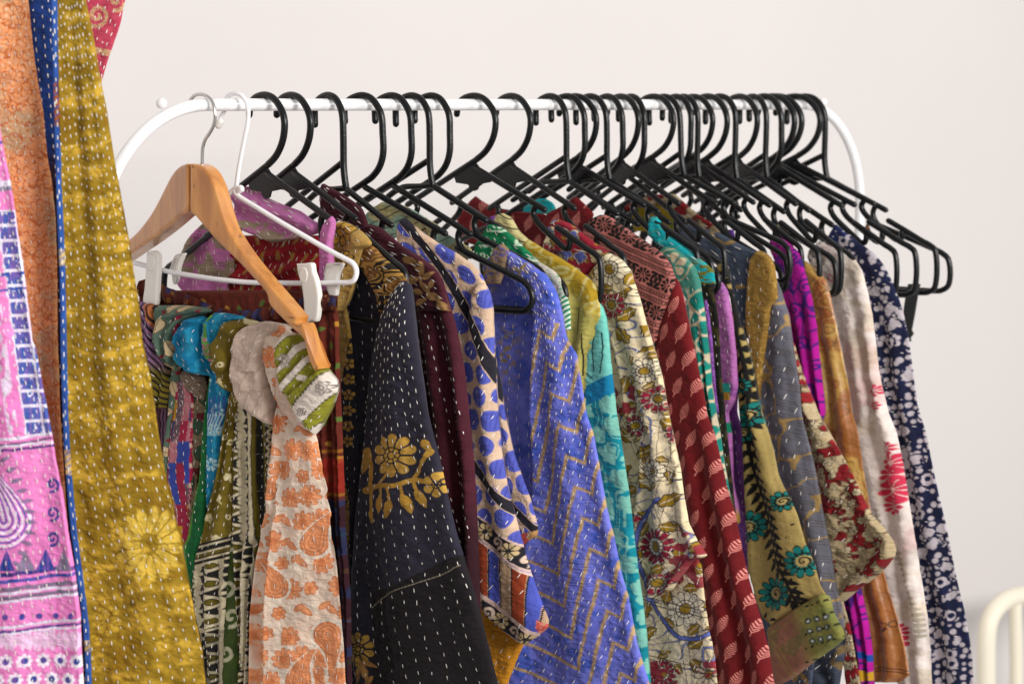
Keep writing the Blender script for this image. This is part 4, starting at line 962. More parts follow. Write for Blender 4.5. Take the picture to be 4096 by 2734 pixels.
def p_yoke(X, Y, gx, f):
    c = full(X, '17130f'); q = fbm(X/52+.8*vn(X/60, Y/60, 2), Y/44, 2, 12); e = ((q*6) % 1)
    c = mix(c, full(X, 'a87f3c'), aa((np.abs(e-.5)-.22)*30, 3)); return mix(c, full(X, '8f5f2a'), (q > .62)*.5)
def p_facing(X, Y, gx, f):
    c = p_navyplain(X, Y, gx, f); o = p_ochreflower(X, Y, gx, f); w = 1392+26*np.sin(Y/150)-.02*(Y-1500)
    c = np.where((X < w-(Y > 2000)*.1)[..., None], o, c)
    for k in range(9):
        cy = 1330+k*62; pet, l, cen, r = flower(X-1402, Y-cy, 22, 5, k); c = mix(c, full(X, GOLD), aa(pet, 3)*(l > 2)*(Y < 1800))
    return c
def p_maroon(X, Y, gx, f):
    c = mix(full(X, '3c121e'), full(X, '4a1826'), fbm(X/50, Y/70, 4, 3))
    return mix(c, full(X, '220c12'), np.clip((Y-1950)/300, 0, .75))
def p_maroonvine(X, Y, gx, f):
    c = p_maroon(X, Y, gx, f); V = seg(X, Y, curvepts([(1640, 1035), (1690, 1080), (1710, 1150), (1760, 1190), (1810, 1260)], 6))-5
    for cx, cy, L, W, a in ((1655, 1040, 64, 15, .2), (1702, 1072, 60, 13, 1.3), (1728, 1100, 50, 12, -.6), (1665, 1120, 64, 17, -.3), (1722, 1150, 50, 12, .9), (1750, 1185, 60, 16, .3), (1700, 1205, 56, 12, -.5), (1782, 1225, 60, 14, 1.0), (1742, 1135, 36, 10, 1.9), (1690, 1165, 40, 12, .4)): V = np.minimum(V, leaf(X-cx, Y-cy, L, W, a)[0])
    return mix(c, full(X, 'a67f4e'), aa(V, 3))
def p_polka(X, Y, gx, f):
    c = mix(full(X, 'c8a98e'), full(X, 'd0b49a'), fbm(X/14, Y/14, 3, 3)); x = X-.52*(Y-900)*(Y < 1150)-.52*250*(Y >= 1150)-.14*np.clip(Y-1150, 0, 1e4)
    tx, ty, r = tile(x, Y, 74, 96, .5, .16, 4); d = np.hypot(tx*1.12, ty*.86)-35-6*(r-.5)
    line = np.abs(np.sin((tx+ty*.15)/3.4)) < .38; dot = mix(full(X, '5058ae'), full(X, '33398a'), line*(np.hypot(tx, ty) < 32)*.6)
    st = np.abs(((X*.9-Y*.62+60*np.sin(Y/230)) % 250)-125)-17
    c = mix(c, full(X, '211f27'), aa(st, 3)); k = aa(d, 3)*(st > 3); c = np.where((k > 0)[..., None], mix(c, dot, k), c)
    return c
def p_polkasleeve(X, Y, gx, f):
    c = p_polka(X, Y, gx, f); s = (Y-2040)-.72*(X-1915)          # border bands slant across the cuff
    def band(a, b): return aa(np.maximum(a-s, s-b), 3)
    B = full(X, 'c8a486'); u = (X-1915)*.81+(Y-2040)*.58
    for a, b in ((6, 96), (318, 408)):
        q = full(X, '1e1c24'); t = (u/128) % 1; dx = (t-.62)*128; dy = s-(a+b)/2
        pet, l, cen, r = flower(dx, dy*.82, 34, 8, .2); q = mix(q, full(X, 'c7ad80'), aa(pet, 3)*(l > 2)); q = mix(q, full(X, '1e1c24'), aa(np.abs(r-8)-1.8, 2))
        sp = spiral((t-.15)*128, dy*.82-2, 26, 1.3, 6, 1+u*0); q = mix(q, full(X, 'cdb3a0'), aa(sp, 3)); q = mix(q, full(X, 'cdaea2'), aa(np.abs(dy)-38, 3)*0+aa(np.minimum(np.abs(s-a-3), np.abs(s-b+3))-6, 3))
        c = np.where((band(a, b) > .5)[..., None], q, c)
    t = (X-1920)/52; bar = t % 1; idx = np.floor(t).astype(int) % 3; q = full(X, 'b9987a')
    q = mix(q, full(X, '8f3a1e'), ((idx == 0) & (bar < .86))*1.); q = mix(q, full(X, '4a55b0'), ((idx == 1) & (bar < .86))*1.); q = mix(q, full(X, '1e1c24'), (bar > .9)*1.)
    c = np.where((band(98, 316) > .5)[..., None], q, c)
    c = np.where((band(98, 108) > .5)[..., None], full(X, 'd0b4a8'), c); c = np.where((band(306, 318) > .5)[..., None], full(X, 'd0b4a8'), c)
    red = (s > 408)&(X > 2075) | ((s > 250)&(X > 2165)); low = s > 410
    m = mix(full(X, 'c4841c'), full(X, 'a3681a'), (np.abs(np.sin((Y-.4*X)/5)) < .35)*.7); c = np.where(low[..., None], m, c)
    return np.where(red[..., None], mix(full(X, 'b84c44'), full(X, 'c98a72'), (vn(X/6, Y/6, 3) > .7)*.7), c)
def p_polkaback(X, Y, gx, f):
    c = p_polka(X+20, Y+30, gx, f); s = Y-2130+.0*X; k = (Y > 2118+.25*(2150-X)); return np.where(k[..., None], mix(full(X, 'b84c44'), full(X, 'b0925a'), (X > 2120)*.8), c)
def p_blackyblouse(X, Y, gx, f):
    c = mix(full(X, 'a9a070'), full(X, '86a08c'), np.clip((fbm(X/90, Y/60, 2, 5)-.45)*9, 0, 1))
    q = Y*.8+X*.35+10*vn(X/30, Y/30, 3); return mix(c, full(X, '1c1b16'), aa(np.abs(((q/30) % 1)-.5)*30-1.9, 2.5)*(vn(X/40, Y/20, 8) > .28))
def p_violet(X, Y, gx, f):
    c = mix(full(X, '5a60bc'), full(X, '757bd2'), fbm(X/50, Y/80, 4, 5)); c = mix(c, full(X, '2f50b0'), np.clip((fbm(X/60+4, Y/50, 3, 15)-.55)*5, 0, .7))
    g = 'a58552'
    # woven gold sprays near the shoulder and down the front
    k = np.clip((fbm(X/16, Y/16, 4, 21)-.50)*9, 0, 1); reg = np.maximum.reduce([np.exp(-(((X-1985)/58)**2+((Y-1010)/80)**2)), np.exp(-(((X-2110)/75)**2+((Y-1075)/48)**2)), np.exp(-(((X-2040)/70)**2+((Y-1420)/150)**2))*1.0, np.exp(-(((X-1990)/60)**2+((Y-1640)/160)**2))*.9, np.exp(-(((X-1960)/60)**2+((Y-1130)/50)**2))])
    c = mix(c, full(X, '8d7a5e'), np.clip(reg*1.5-.35, 0, 1)*k)
    return c
def p_violetbody(X, Y, gx, f):
    c = p_violet(X, Y, gx, f); fuzz = 5*(vn(X/3, Y/3, 7)-.5)
    # nested chevrons in gold with frayed edges: shallow, steep, shallow
    xc = (X-2100)/.6376; yc = (Y-1734)/.6376; xs = xc-.235*yc+14*(fbm(X/60, Y/60, 2, 9)-.5)
    H = np.where(xs < 30, .50*(xs-30), np.where(xs < 270, -(xs-30)*2.29, np.where(xs < 345, -550+(xs-270)*.62, -503-(xs-345)*2.29)))
    sl = np.where(xs < 30, .5, np.where(xs < 270, 2.29, np.where(xs < 345, .62, 2.29)))
    line = np.abs((((yc-H)/195) % 1)-.5)*195*.6376/np.sqrt(1+sl**2)-6.2
    k = aa(line+fuzz*1.1, 6)*(Y > 1290)
    gg = mix(full(X, 'c8a86a'), full(X, 'a07e48'), fbm(X/7, Y/7, 2, 3)); c = mix(c, gg, k*.95)
    return c
def p_greenw(X, Y, gx, f):
    c = mix(full(X, '0e7a4a'), full(X, '0a6640'), fbm(X/20, Y/20, 3, 3)); tx, ty, r = tile(X, Y, 70, 62, .5, .4); d = np.minimum(spiral(tx, ty, 22, 1.2, 4, r*6), np.abs(ty-16)-3)
    c = mix(c, full(X, 'bcd0b4'), aa(d, 3)*(r > .3)); k = np.clip((X-2140-.3*(Y-1060))/30, 0, 1)
    c2 = mix(full(X, 'c2b8ac'), full(X, '3a9468'), aa(np.abs(((fbm(X/30, Y/36, 2, 9)*6) % 1)-.5)*12-1, 2)); c = mix(c, c2, k)
    st = ((X+Y*1.2)/26) % 1 < .5; c3 = mix(full(X, '0e7a4a'), full(X, 'c9d2c2'), st*1.); return mix(c, c3, np.clip((Y-1165)/20, 0, 1))
def p_mustb(X, Y, gx, f):
    c = mix(full(X, 'a5851e'), full(X, 'b59426'), fbm(X/20, Y/40, 3, 3)); d = np.abs(((fbm(X/90, Y/70, 2, 33)*6) % 1)-.5)*60-11
    c = mix(c, full(X, 'cbbd78'), aa(d, 3)*.8); k = np.clip(((Y-1160)-.9*(X-2330))/80, 0, 1)
    c2 = mix(full(X, 'b3a858'), full(X, '1f2018'), aa(seg(X, Y, [(2325, 1230), (2318, 1400), (2300, 1560)])-2.2, 2)+aa(seg(X, Y, [(2345, 1330), (2340, 1500)])-2.2, 2)); return mix(c, c2, k)
def p_aquasleeve(X, Y, gx, f):
    c = mix(full(X, '5fb3a8'), full(X, '7cc6b6'), fbm(X/24, Y/6, 3, 3))
    for pts in ([(2390, 1240), (2396, 1300), (2385, 1400), (2392, 1480)], [(2420, 1330), (2426, 1400), (2418, 1490)], [(2350, 1480), (2385, 1510)], [(2335, 1560), (2370, 1600)]): c = mix(c, full(X, '15302e'), aa(seg(X, Y, curvepts(pts, 6))-3+vn(X/8, Y/8, 3), 2.5))
    c = np.where((Y > 1500+.5*(2440-X))[..., None], full(X, '1179a0'), c)
    t = mix(full(X, '0e7f90'), full(X, '128c98'), vn(X/7, Y/7, 3)); tx, ty, r = tile(X, Y, 84, 104, .5, .4, 21)
    pet = flower(tx, ty, 36, 5, r*6)[0]; lf = np.minimum(leaf(tx-24, ty-34, 64, 13, r*4)[0], np.abs(((fbm(X/70, Y/120, 2, 6)*5) % 1)-.5)*60-5)
    t = mix(t, full(X, '7fc0ac'), np.clip(aa(pet, 3)+aa(lf, 3), 0, 1)*.95)
    return np.where((Y > 1580+.5*(2440-X))[..., None], t, c)
CR_ = 'cdb995'
def kalam(X, Y):
    c = mix(full(X, 'd6c39c'), full(X, 'dfcfab'), fbm(X/30, Y/30, 3, 3)); K = '2a2530'
    X0, Y0 = X, Y; X = X/1.45; Y = Y/1.45; tx, ty, r = tile(X, Y, 118, 128, .5, .35, 14)
    w = np.abs(((fbm(X/110, Y/90, 2, 44)*5) % 1)-.5)*90; c = mix(c, full(X, '5f6aa0'), aa(w-3.6, 3)); c = mix(c, full(X, K), aa(np.abs(w-5)-1.0, 2))
    for dx, dy, L, W, a in ((-30, -20, 62, 17, .7), (34, 24, 60, 16, -.5), (28, -40, 50, 14, 1.7)):
        d, u, v = leaf(tx-dx, ty-dy, L, W*(1+.0), a); d = d+2.2*np.sin(u/3.6); c = outlined(c, X, d, '94741a', K, 1.6); c = mix(c, full(X, CR_), aa(np.abs(v)-1.5, 2)*aa(d+3, 2))
    pet, l, cen, rr = flower(tx+4, ty+2, 40, 11, r*6); kk = r > .35; pet = np.where(kk, pet, 99)
    c = mix(c, full(X, 'd0be9a'), aa(pet, 3)); c = mix(c, full(X, '8c1f33'), aa(np.abs(rr-27)-9, 3)*kk*(r > .65)*(l > 2)); c = mix(c, full(X, K), np.clip(aa(np.abs(pet)-1.6, 2)+aa(l-1.2, 2)*aa(pet, 2)*(rr > 12), 0, 1)*kk)
    c = mix(c, full(X, '94741a'), aa(rr-11, 3)*kk); c = mix(c, full(X, K), aa(np.abs(rr-12)-1.4, 2)*kk)
    return c
def p_kalam(X, Y, gx, f):
    c = kalam(X, Y); K = '2a2530'
    for cx, cy, rr, red in ((2648, 2180, 74, 1), (2752, 2432, 72, 0), (2638, 1880, 46, 0), (2461, 1075, 66, 0), (2600, 1480, 50, 0), (2560, 1700, 44, 1), (2660, 2690, 56, 1)):
        r0 = np.hypot(X-cx, Y-cy); c = mix(c, full(X, 'dccaa2'), aa(r0-rr*1.5, 6))
        for k in range(5):
            a = k*1.257+cx; d, u, v = leaf(X-cx-rr*1.22*math.cos(a), Y-cy-rr*1.22*math.sin(a), rr*.85, rr*.26, a+1.2); d = d+2.5*np.sin(u/4); c = outlined(c, X, d, '94741a', K, 1.8); c = mix(c, full(X, CR_), aa(np.abs(v)-1.8, 2)*aa(d+4, 2))
        pet, l, cen, r = flower(X-cx, Y-cy, rr, 13, cx); c = mix(c, full(X, 'e2d4b2'), aa(pet, 3)); c = mix(c, full(X, '8c1f33'), aa(np.abs(r-rr*.72)-rr*.22, 3)*red*(l > 2.5)*aa(pet, 2))
        c = mix(c, full(X, K), np.clip(aa(np.abs(pet)-2.4, 2)+aa(l-1.6, 2)*aa(pet, 2)*(r > rr*.34)+aa(np.abs(r-rr*.5)-1.8, 2)+aa(np.abs(r-rr*.30)-2.2, 2), 0, 1)); c = mix(c, full(X, '94741a'), aa(r-rr*.27, 3))
    blue = seg(X, Y, curvepts([(2660, 1990), (2610, 2040), (2572, 2120), (2565, 2220), (2600, 2330), (2618, 2400), (2660, 2470), (2720, 2540), (2800, 2550), (2860, 2520)], 6)); c = mix(c, full(X, '5a66a8'), aa(blue-7, 3)); c = mix(c, full(X, K), aa(np.abs(blue-8)-1.6, 2))
    for yy in (1170, 1205, 2360, 2385, 2590, 2606): c = mix(c, full(X, '2a2530'), aa(np.abs(Y-yy-.25*(X-2500))-1.7, 2))
    red = ((Y > 1540) & (Y < 1650) & (X < 2560)) | ((Y > 2115) & (Y < 2350) & (X > 2700-.0*Y) & (X+.3*Y > 3360)) | ((Y > 2640) & (fbm(X/50, Y/40, 2, 3) > .5))
    c = mix(c, full(X, '8c1f33'), red*.92*(fbm(X/26, Y/26, 2, 9) > .50)); return c
def p_kalamcollar(X, Y, gx, f):
    c = mix(full(X, '9a1f33'), full(X, '861a2c'), fbm(X/20, Y/20, 3, 2)); tx, ty, r = tile(X, Y, 66, 70, .5, .35, 8)
    pet, l, cen, rr = flower(tx, ty, 25, 4, r*6); c = mix(c, full(X, 'cdb98f'), aa(pet-4, 3)*(r > .3)); c = mix(c, full(X, '5762ac'), aa(pet+1, 3)*(r > .45)); c = mix(c, full(X, '2a2530'), aa(np.abs(pet-4)-1.3, 2)*(r > .3)); c = mix(c, full(X, '94741a'), aa(leaf(tx-24, ty-18, 34, 5, .8)[0], 3))
    return np.where(((X < 2232) & (Y > 905))[..., None] | (X < 2205)[..., None], kalam(X, Y), c)
def p_blockprint(X, Y, gx, f):
    c = mix(full(X, 'b06a62'), full(X, 'a9635c'), fbm(X/20, Y/20, 3, 3)); K = full(X, '16130f')
    u, v = rot(X-2560, Y-1020, .42); s = (v/118) % 1; sy = (s-.5)*118
    bd = aa(np.abs(np.abs(sy)-52)-1.8, 2)+aa(np.abs(np.abs(sy)-40)-1.5, 2)+aa(np.hypot((u % 11)-5.5, np.abs(sy)-46)-3.0, 2); c = mix(c, K, np.clip(bd, 0, 1))
    tx = (u % 112)-56; pet, l, cen, rr = flower(tx, sy, 31, 10, .3); c = mix(c, K, aa(pet, 2.5)*(l > 1.8)*(rr > 7)+aa(rr-4, 2))
    for sgn in (1, -1):
        a = leaf(np.abs(tx)-44, sy*sgn-14, 40, 7, .9)[0]; b = leaf(np.abs(tx)-40, sy*sgn-26, 30, 6, .1)[0]; cc = leaf(np.abs(tx)-54, sy*sgn-4, 26, 5, 1.4)[0]; c = mix(c, K, aa(np.minimum(np.minimum(a, b), cc), 2.5)*(rr > 33))
    return c
def p_redleaf(X, Y, gx, f, px=66, py=106, s=1.0):
    c = mix(full(X, '6a0f14'), full(X, '5a0c12'), fbm(X/40, Y/60, 3, 3)); tx, ty, r = tile(X, Y, px, py, .42, .08, 5)
    d, st = fern(tx, ty, 74*s, 16.5*s, -1.2, 9.5*s); return mix(c, full(X, 'e08c82'), np.clip(aa(d, 2.5)+aa(st, 2), 0, 1))
def p_teal(X, Y, gx, f):
    f1, f2, cid = cells(X, Y*.62, 42, 5); c = mix(full(X, '0b7a6c'), full(X, '0d6a60'), vn(X/20, Y/20, 3)); e = (f2-f1); c = mix(c, full(X, 'b9ab90'), aa(e-6.5, 3))
    k = np.clip((1180-Y)/40, 0, 1); pet, l, cen, r = flower(X-2705, Y-1060, 52, 6, .4); u = mix(full(X, '3f7f70'), full(X, 'b9a98a'), aa(pet, 3)*(l > 4)); u = mix(u, full(X, 'a89f80'), aa(np.abs(np.hypot(X-2705, Y-1060)-66)-3, 2)); return mix(c, u, k)
def p_cyan(X, Y, gx, f):
    c = mix(full(X, '0c9aa4'), full(X, '18a8ae'), fbm(X/26, Y/16, 3, 3)); k = np.clip((Y-1010)/60, 0, 1); c = mix(c, full(X, '6c6a1e'), k*(fbm(X/30, Y/14, 3, 3) > .5)); return mix(c, full(X, '7a8a30'), aa(np.abs(((X*.4+Y)/50 % 1)-.5)*50-1.5, 2)*.6)
def p_blackolive(X, Y, gx, f): return mix(full(X, '15140f'), full(X, '3a3413'), (fbm(X/16, Y/40, 3, 3) > .55)*.8)
def p_orchid(X, Y, gx, f):
    c = mix(full(X, 'a35a9c'), full(X, 'b56cac'), fbm(X/30, Y/40, 4, 3)); c = mix(c, full(X, '6d3382'), np.clip((fbm(X/40, Y/50, 3, 9)-.5)*6, 0, .7)*(X > 2905+.05*(Y-1400)))
    c = mix(c, full(X, 'c088b6'), aa(np.abs(((fbm(X/40, Y/40, 2, 19)*8) % 1)-.5)*14-1.2, 2)*.6)
    for a, b, h in ((1530, 1566, '2aa59c'), (1566, 1596, 'c08a1c'), (1596, 1690, 'b06cac'), (1690, 1730, '0e7a5c')): c = np.where(((Y > a) & (Y < b) & (X < 2935))[..., None], full(X, h), c)
    return mix(c, full(X, 'b08a20'), np.clip((Y-2020)/40, 0, 1)*(X > 2950)*(Y < 2180)*.9)
def p_purple(X, Y, gx, f):
    c = mix(full(X, '5e2c78'), full(X, '7a4492'), fbm(X/20, Y/30, 4, 3)); return mix(c, full(X, '9a6cae'), aa(np.abs(((fbm(X/30, Y/30, 2, 19)*8) % 1)-.5)*14-1.5, 2)*.6)
def p_tanvine(X, Y, gx, f):
    c = mix(full(X, 'a08a52'), full(X, '93804a'), fbm(X/40, Y/60, 3, 3)); K = full(X, '100f0d')
    pts = curvepts([(2880, 1090), (2935, 1200), (2965, 1340), (3000, 1480), (3020, 1620), (3010, 1760), (3035, 1900), (3075, 2010), (3105, 2120), (3130, 2240), (3190, 2350), (3220, 2420)], 6)
    d = seg(X, Y, pts); V = d-6
    t = 0
    for (x0, y0), (x1, y1) in zip(pts[::2], pts[2::2]):
        a = math.atan2(y1-y0, x1-x0)
        for sg, off in ((1, 0), (-1, 14)):
            cx = x0+26*math.cos(a+sg*1.25)-off*0; cy = y0+26*math.sin(a+sg*1.25)+off; V = np.minimum(V, np.minimum(leaf(X-cx, Y-cy, 60, 10, a+sg*.85)[0], leaf(X-cx-sg*34, Y-cy+14, 40, 7, a+sg*1.1)[0]))
    c = mix(c, K, aa(V, 3))
    for cx, cy, rr in ((3022, 1655, 50), (2995, 1725, 40), (3020, 2100, 62), (3230, 2240, 64), (3120, 2370, 66), (3150, 2000, 40), (2985, 1540, 34)):
        pet, l, cen, r = flower(X-cx, Y-cy, rr, 12, cx); c = mix(c, K, aa(pet-4, 3)); c = mix(c, full(X, '0e6c66'), aa(pet+1, 3)*(l > 2.4)); c = mix(c, K, aa(np.abs(r-rr*.5)-2.4, 2)); c = mix(c, full(X, 'a8925a'), aa(r-rr*.36, 3)); c = mix(c, K, aa(spiral(X-cx, Y-cy, rr*.34, 1.3, 2.6, 1), 2))
    tx, ty, r = tile(X, Y, 40, 46, .5, .4, 66); dr = leaf(tx, ty, 28, 6, r*2-1.6)[0]; c = mix(c, K, aa(np.where((r > .2), dr, 9), 2)*(d > 56)*(np.abs(V) > 8)); return c
def p_tancuff(X, Y, gx, f):
    c = mix(full(X, '7c7a3c'), full(X, '8d5f4c'), np.clip(.5+(3215-X+.35*(Y-2500))/70, 0, 1)); c = mix(c, full(X, '5f6a36'), (fbm(X/40, Y/40, 3, 3) > .6)*.5)
    for L in (([(3070, 2520), (3200, 2440), (3300, 2370)]), ([(3078, 2545), (3210, 2460), (3305, 2392)]), ([(3075, 2545), (3130, 2600), (3180, 2700)]), ([(3092, 2540), (3150, 2600), (3196, 2690)])): c = mix(c, full(X, '8a7440'), aa(seg(X, Y, L)-4+2*vn(X/3, Y/3, 3), 3))
    for k in range(9):
        cx = 3255+34*(k % 3)+9*(k//3); cy = 2478+40*(k//3)-8*(k % 3); r = np.hypot(X-cx, Y-cy); c = mix(c, full(X, '3c4a4a'), aa(r-13, 4)*.8); c = mix(c, full(X, 'c8ccc8'), aa(r-5, 3))
    c = mix(c, full(X, '2a2a12'), aa(np.maximum(np.abs(((Y+.35*X) % 56)-28)-5, -1+4*(np.sin(X/3.5) > .2)), 2)*(X > 3240)*(vn(X/8, Y/8, 4) > .4)); return c
def p_slate(X, Y, gx, f):
    u = Y+.22*X; c = mix(full(X, '424b5a'), full(X, '525a70'), fbm(X/30, Y/50, 3, 3)); c = mix(c, full(X, '23313a'), (Y < 1200)*.35)
    gxx = X*.96-Y*.2; c = mix(c, full(X, '1d2630'), aa(np.abs(((gxx/9) % 1)-.5)*9-1.1, 2)*(((gxx/62) % 1) < .4)*(Y < 1330)*.8)
    v = Y-.34*X; c = mix(c, full(X, '22262f'), aa(np.abs(((v/11) % 1)-.5)*11-1.5, 2)*(((v/64) % 1) < .55)*(Y > 1330)*.85)
    k = np.abs(fbm(X/110+1.7, Y/120+.4, 3, 27)-.5)*14; ik = aa((k-.36-.28*(vn(X/4, Y/16, 3)-.5))*30, 6); c = mix(c, full(X, '93763f' if True else 'a'), ik*.9); return c
def p_slatebody(X, Y, gx, f):
    return mix(p_slate(X, Y, gx, f), full(X, 'a98a5c'), .12)
def p_ochrepais(X, Y, gx, f):
    c = mix(full(X, '8c6a2c'), full(X, '7c5c24'), fbm(X/20, Y/40, 3, 3)); c = mix(c, full(X, 'a98846'), aa(np.abs(((fbm(X/46, Y/50, 2, 12)*11) % 1)-.5)*18-1.6, 2)); return c
def p_redcream(X, Y, gx, f):
    c = mix(full(X, 'ab9672'), full(X, 'b8a684'), fbm(X/16, Y/16, 3, 3)); q = fbm(X/36, Y/34, 3, 17)
    c = mix(c, mix(full(X, '8c1a1e'), full(X, '74121a'), vn(X/12, Y/12, 3)), aa((q-.46)*70, 4)); e = np.abs(q-.46)*46-1.6; c = mix(c, full(X, '2c1c14'), aa(e, 2)*.7)
    tx, ty, r = tile(X, Y, 58, 60, .5, .5, 31); pet, l, cen, rr = flower(tx, ty, 16, 6, r*6); c = mix(c, full(X, 'bfae8c'), aa(pet, 3)*(r > .3)); c = mix(c, full(X, '2c1c14'), (aa(np.abs(pet)-1.3, 2)+aa(l-1, 2)*aa(pet, 2))*(r > .3)*.8); c = mix(c, full(X, '7e6a48'), aa(np.abs(((q*13) % 1)-.5)*14-1, 2)*(q > .54)*.7); return c
def p_magenta(X, Y, gx, f):
    c = mix(full(X, '94087a'), full(X, 'a80f86'), fbm(X/30, Y/60, 3, 3)); D = full(X, '3a1466'); tx, ty, r = tile(X, Y, 76, 108, .5, .35, 12)
    d = np.minimum(spiral(tx, ty, 32, 1.6, 4, r*6, 1), leaf(tx-30, ty-30, 52, 8, 1.1)[0]); d = np.minimum(d, np.abs(((fbm(X/60, Y/160, 2, 52)*5) % 1)-.5)*50-4); return mix(c, D, aa(d, 3))
def p_magentalow(X, Y, gx, f):
    c = p_magenta(X, Y, gx, f); k = Y-(2590+.45*(X-3430)); c = mix(c, full(X, '17408a'), aa(np.abs(k-12)-14, 3)); tx, ty, r = tile(X, Y, 54, 62, .5, .4); return mix(c, full(X, 'b58a1e'), aa(flower(tx, ty, 24, 5, r)[0], 3)*(k > 40))
def p_bronze(X, Y, gx, f):
    c = mix(full(X, '8c5222'), full(X, 'a0622c'), fbm(X/50, Y/80, 4, 3)); q = fbm(X/90, Y/110, 3, 41); c = mix(c, full(X, 'b0893f'), np.clip((q-.5)*9, 0, 1)*np.clip((2330-Y)/300, 0, 1)); e = np.abs(((q*10) % 1)-.5)*20-1.2; c = mix(c, full(X, '6a431a'), aa(e, 2)*.8*np.clip((2500-Y)/300, .0, 1)); c = mix(c, full(X, 'c2a05c'), aa(np.abs(((q*7+.2) % 1)-.5)*30-3, 3)*.5*np.clip((1500-Y)/200, .15, 1)); 
    for yy in (2672, 2684): c = mix(c, full(X, '2a160c'), aa(np.abs(Y-yy-.05*(X-3500)+10*np.sin((X-3500)/40))-2, 2))
    pet = np.abs(np.hypot(X-3545, Y-2500)-18+3*np.sin((X+Y)/4)); return mix(c, full(X, '3c2010'), aa(np.minimum(pet, np.abs(np.hypot(X-3580, Y-2492)-12))-2, 2))
def p_whitefl(X, Y, gx, f):
    c = mix(full(X, 'cdc2bb'), full(X, 'dacfc8'), fbm(X/40, Y/60, 4, 3)); c = mix(c, full(X, 'c09a98'), np.clip((fbm(X/90+5, Y/120, 3, 7)-.55)*6, 0, .6)); c = mix(c, full(X, 'b8a78a'), np.clip((fbm(X/70, Y/90, 3, 77)-.6)*6, 0, .5))
    g = np.abs(np.sin((X*.3+Y)/10)) < .12; c = mix(c, full(X, 'cfc6c0'), g*.5)
    sp = np.minimum(seg(X, Y, curvepts([(3590, 2200), (3630, 2300), (3660, 2380), (3690, 2450), (3700, 2540)], 5)), seg(X, Y, curvepts([(3530, 2030), (3545, 2100), (3560, 2130)], 4))); lv = np.abs(np.sin(Y/7))*14; c = mix(c, full(X, '8e8672'), aa(sp-lv, 3)*.75)
    sp2 = np.clip((fbm(X/20, Y/16, 3, 70)-.55)*8, 0, 1)*np.exp(-((Y-1290)/60)**2-((X-3330)/90)**2); c = mix(c, full(X, '6f6455'), np.clip(sp2, 0, .8)); sp3 = np.clip((fbm(X/16, Y/16, 3, 71)-.5)*8, 0, 1)*(np.exp(-((Y-1035)/60)**2-((X-3270)/60)**2)); c = mix(c, full(X, '5c5146'), np.clip(sp3*1.4, 0, .8))
    P_ = 'b92c48'
    for cx, cy, rr in ((3598, 1955, 62), (3585, 1850, 44), (3570, 1790, 30), (3592, 2020, 40), (3578, 1895, 46), (3600, 2560, 50), (3612, 2520, 36), (3605, 2620, 36), (3515, 1560, 26), (3520, 1620, 24), (3326, 1180, 22), (3342, 1110, 18)):
        pet, l, cen, r = flower(X-cx, Y-cy, rr, 10, cx); c = mix(c, full(X, P_), aa(pet, 4)*((l > 1.5) | (r > rr*.8))); c = mix(c, full(X, 'd8a8a4'), aa(np.abs(r-8)-2.5, 3)*(rr > 40))
    return c
def p_spots(X, Y, gx, f):
    c = mix(full(X, '10142e'), full(X, '181e40'), fbm(X/50, Y/60, 3, 3)); W = full(X, 'b0a8ae')
    f1, f2, cid = cells(X, Y*.9, 25, 8, .7); d = f1-(5+6.5*cid); b1, b2, bid = cells(X+40, Y*.95, 64, 18, .8); blob = b1-20-12*(fbm(X/14, Y/14, 2, 5)-.5)*2; rock = np.where(bid > .45, blob, 99); rock = np.where((bid > .8) & (b1 < 10), 5, rock)
    d2 = np.where(rock < 7, 99, d); return mix(c, W, np.clip(aa(d2, 3)*(cid > .18)+aa(rock, 3), 0, 1))
def p_spotcollar(X, Y, gx, f):
    tx, ty, r = tile(X, Y, 26, 26, .5, .3); return mix(full(X, '1c2450'), full(X, 'a8a4b4'), aa(np.hypot(tx, ty)-3.5, 2))
def p_darkbody(h):
    return lambda X, Y, gx, f: mix(full(X, h), C(h)*.7+X[..., None]*0, fbm(X/30, Y/40, 3, 3))

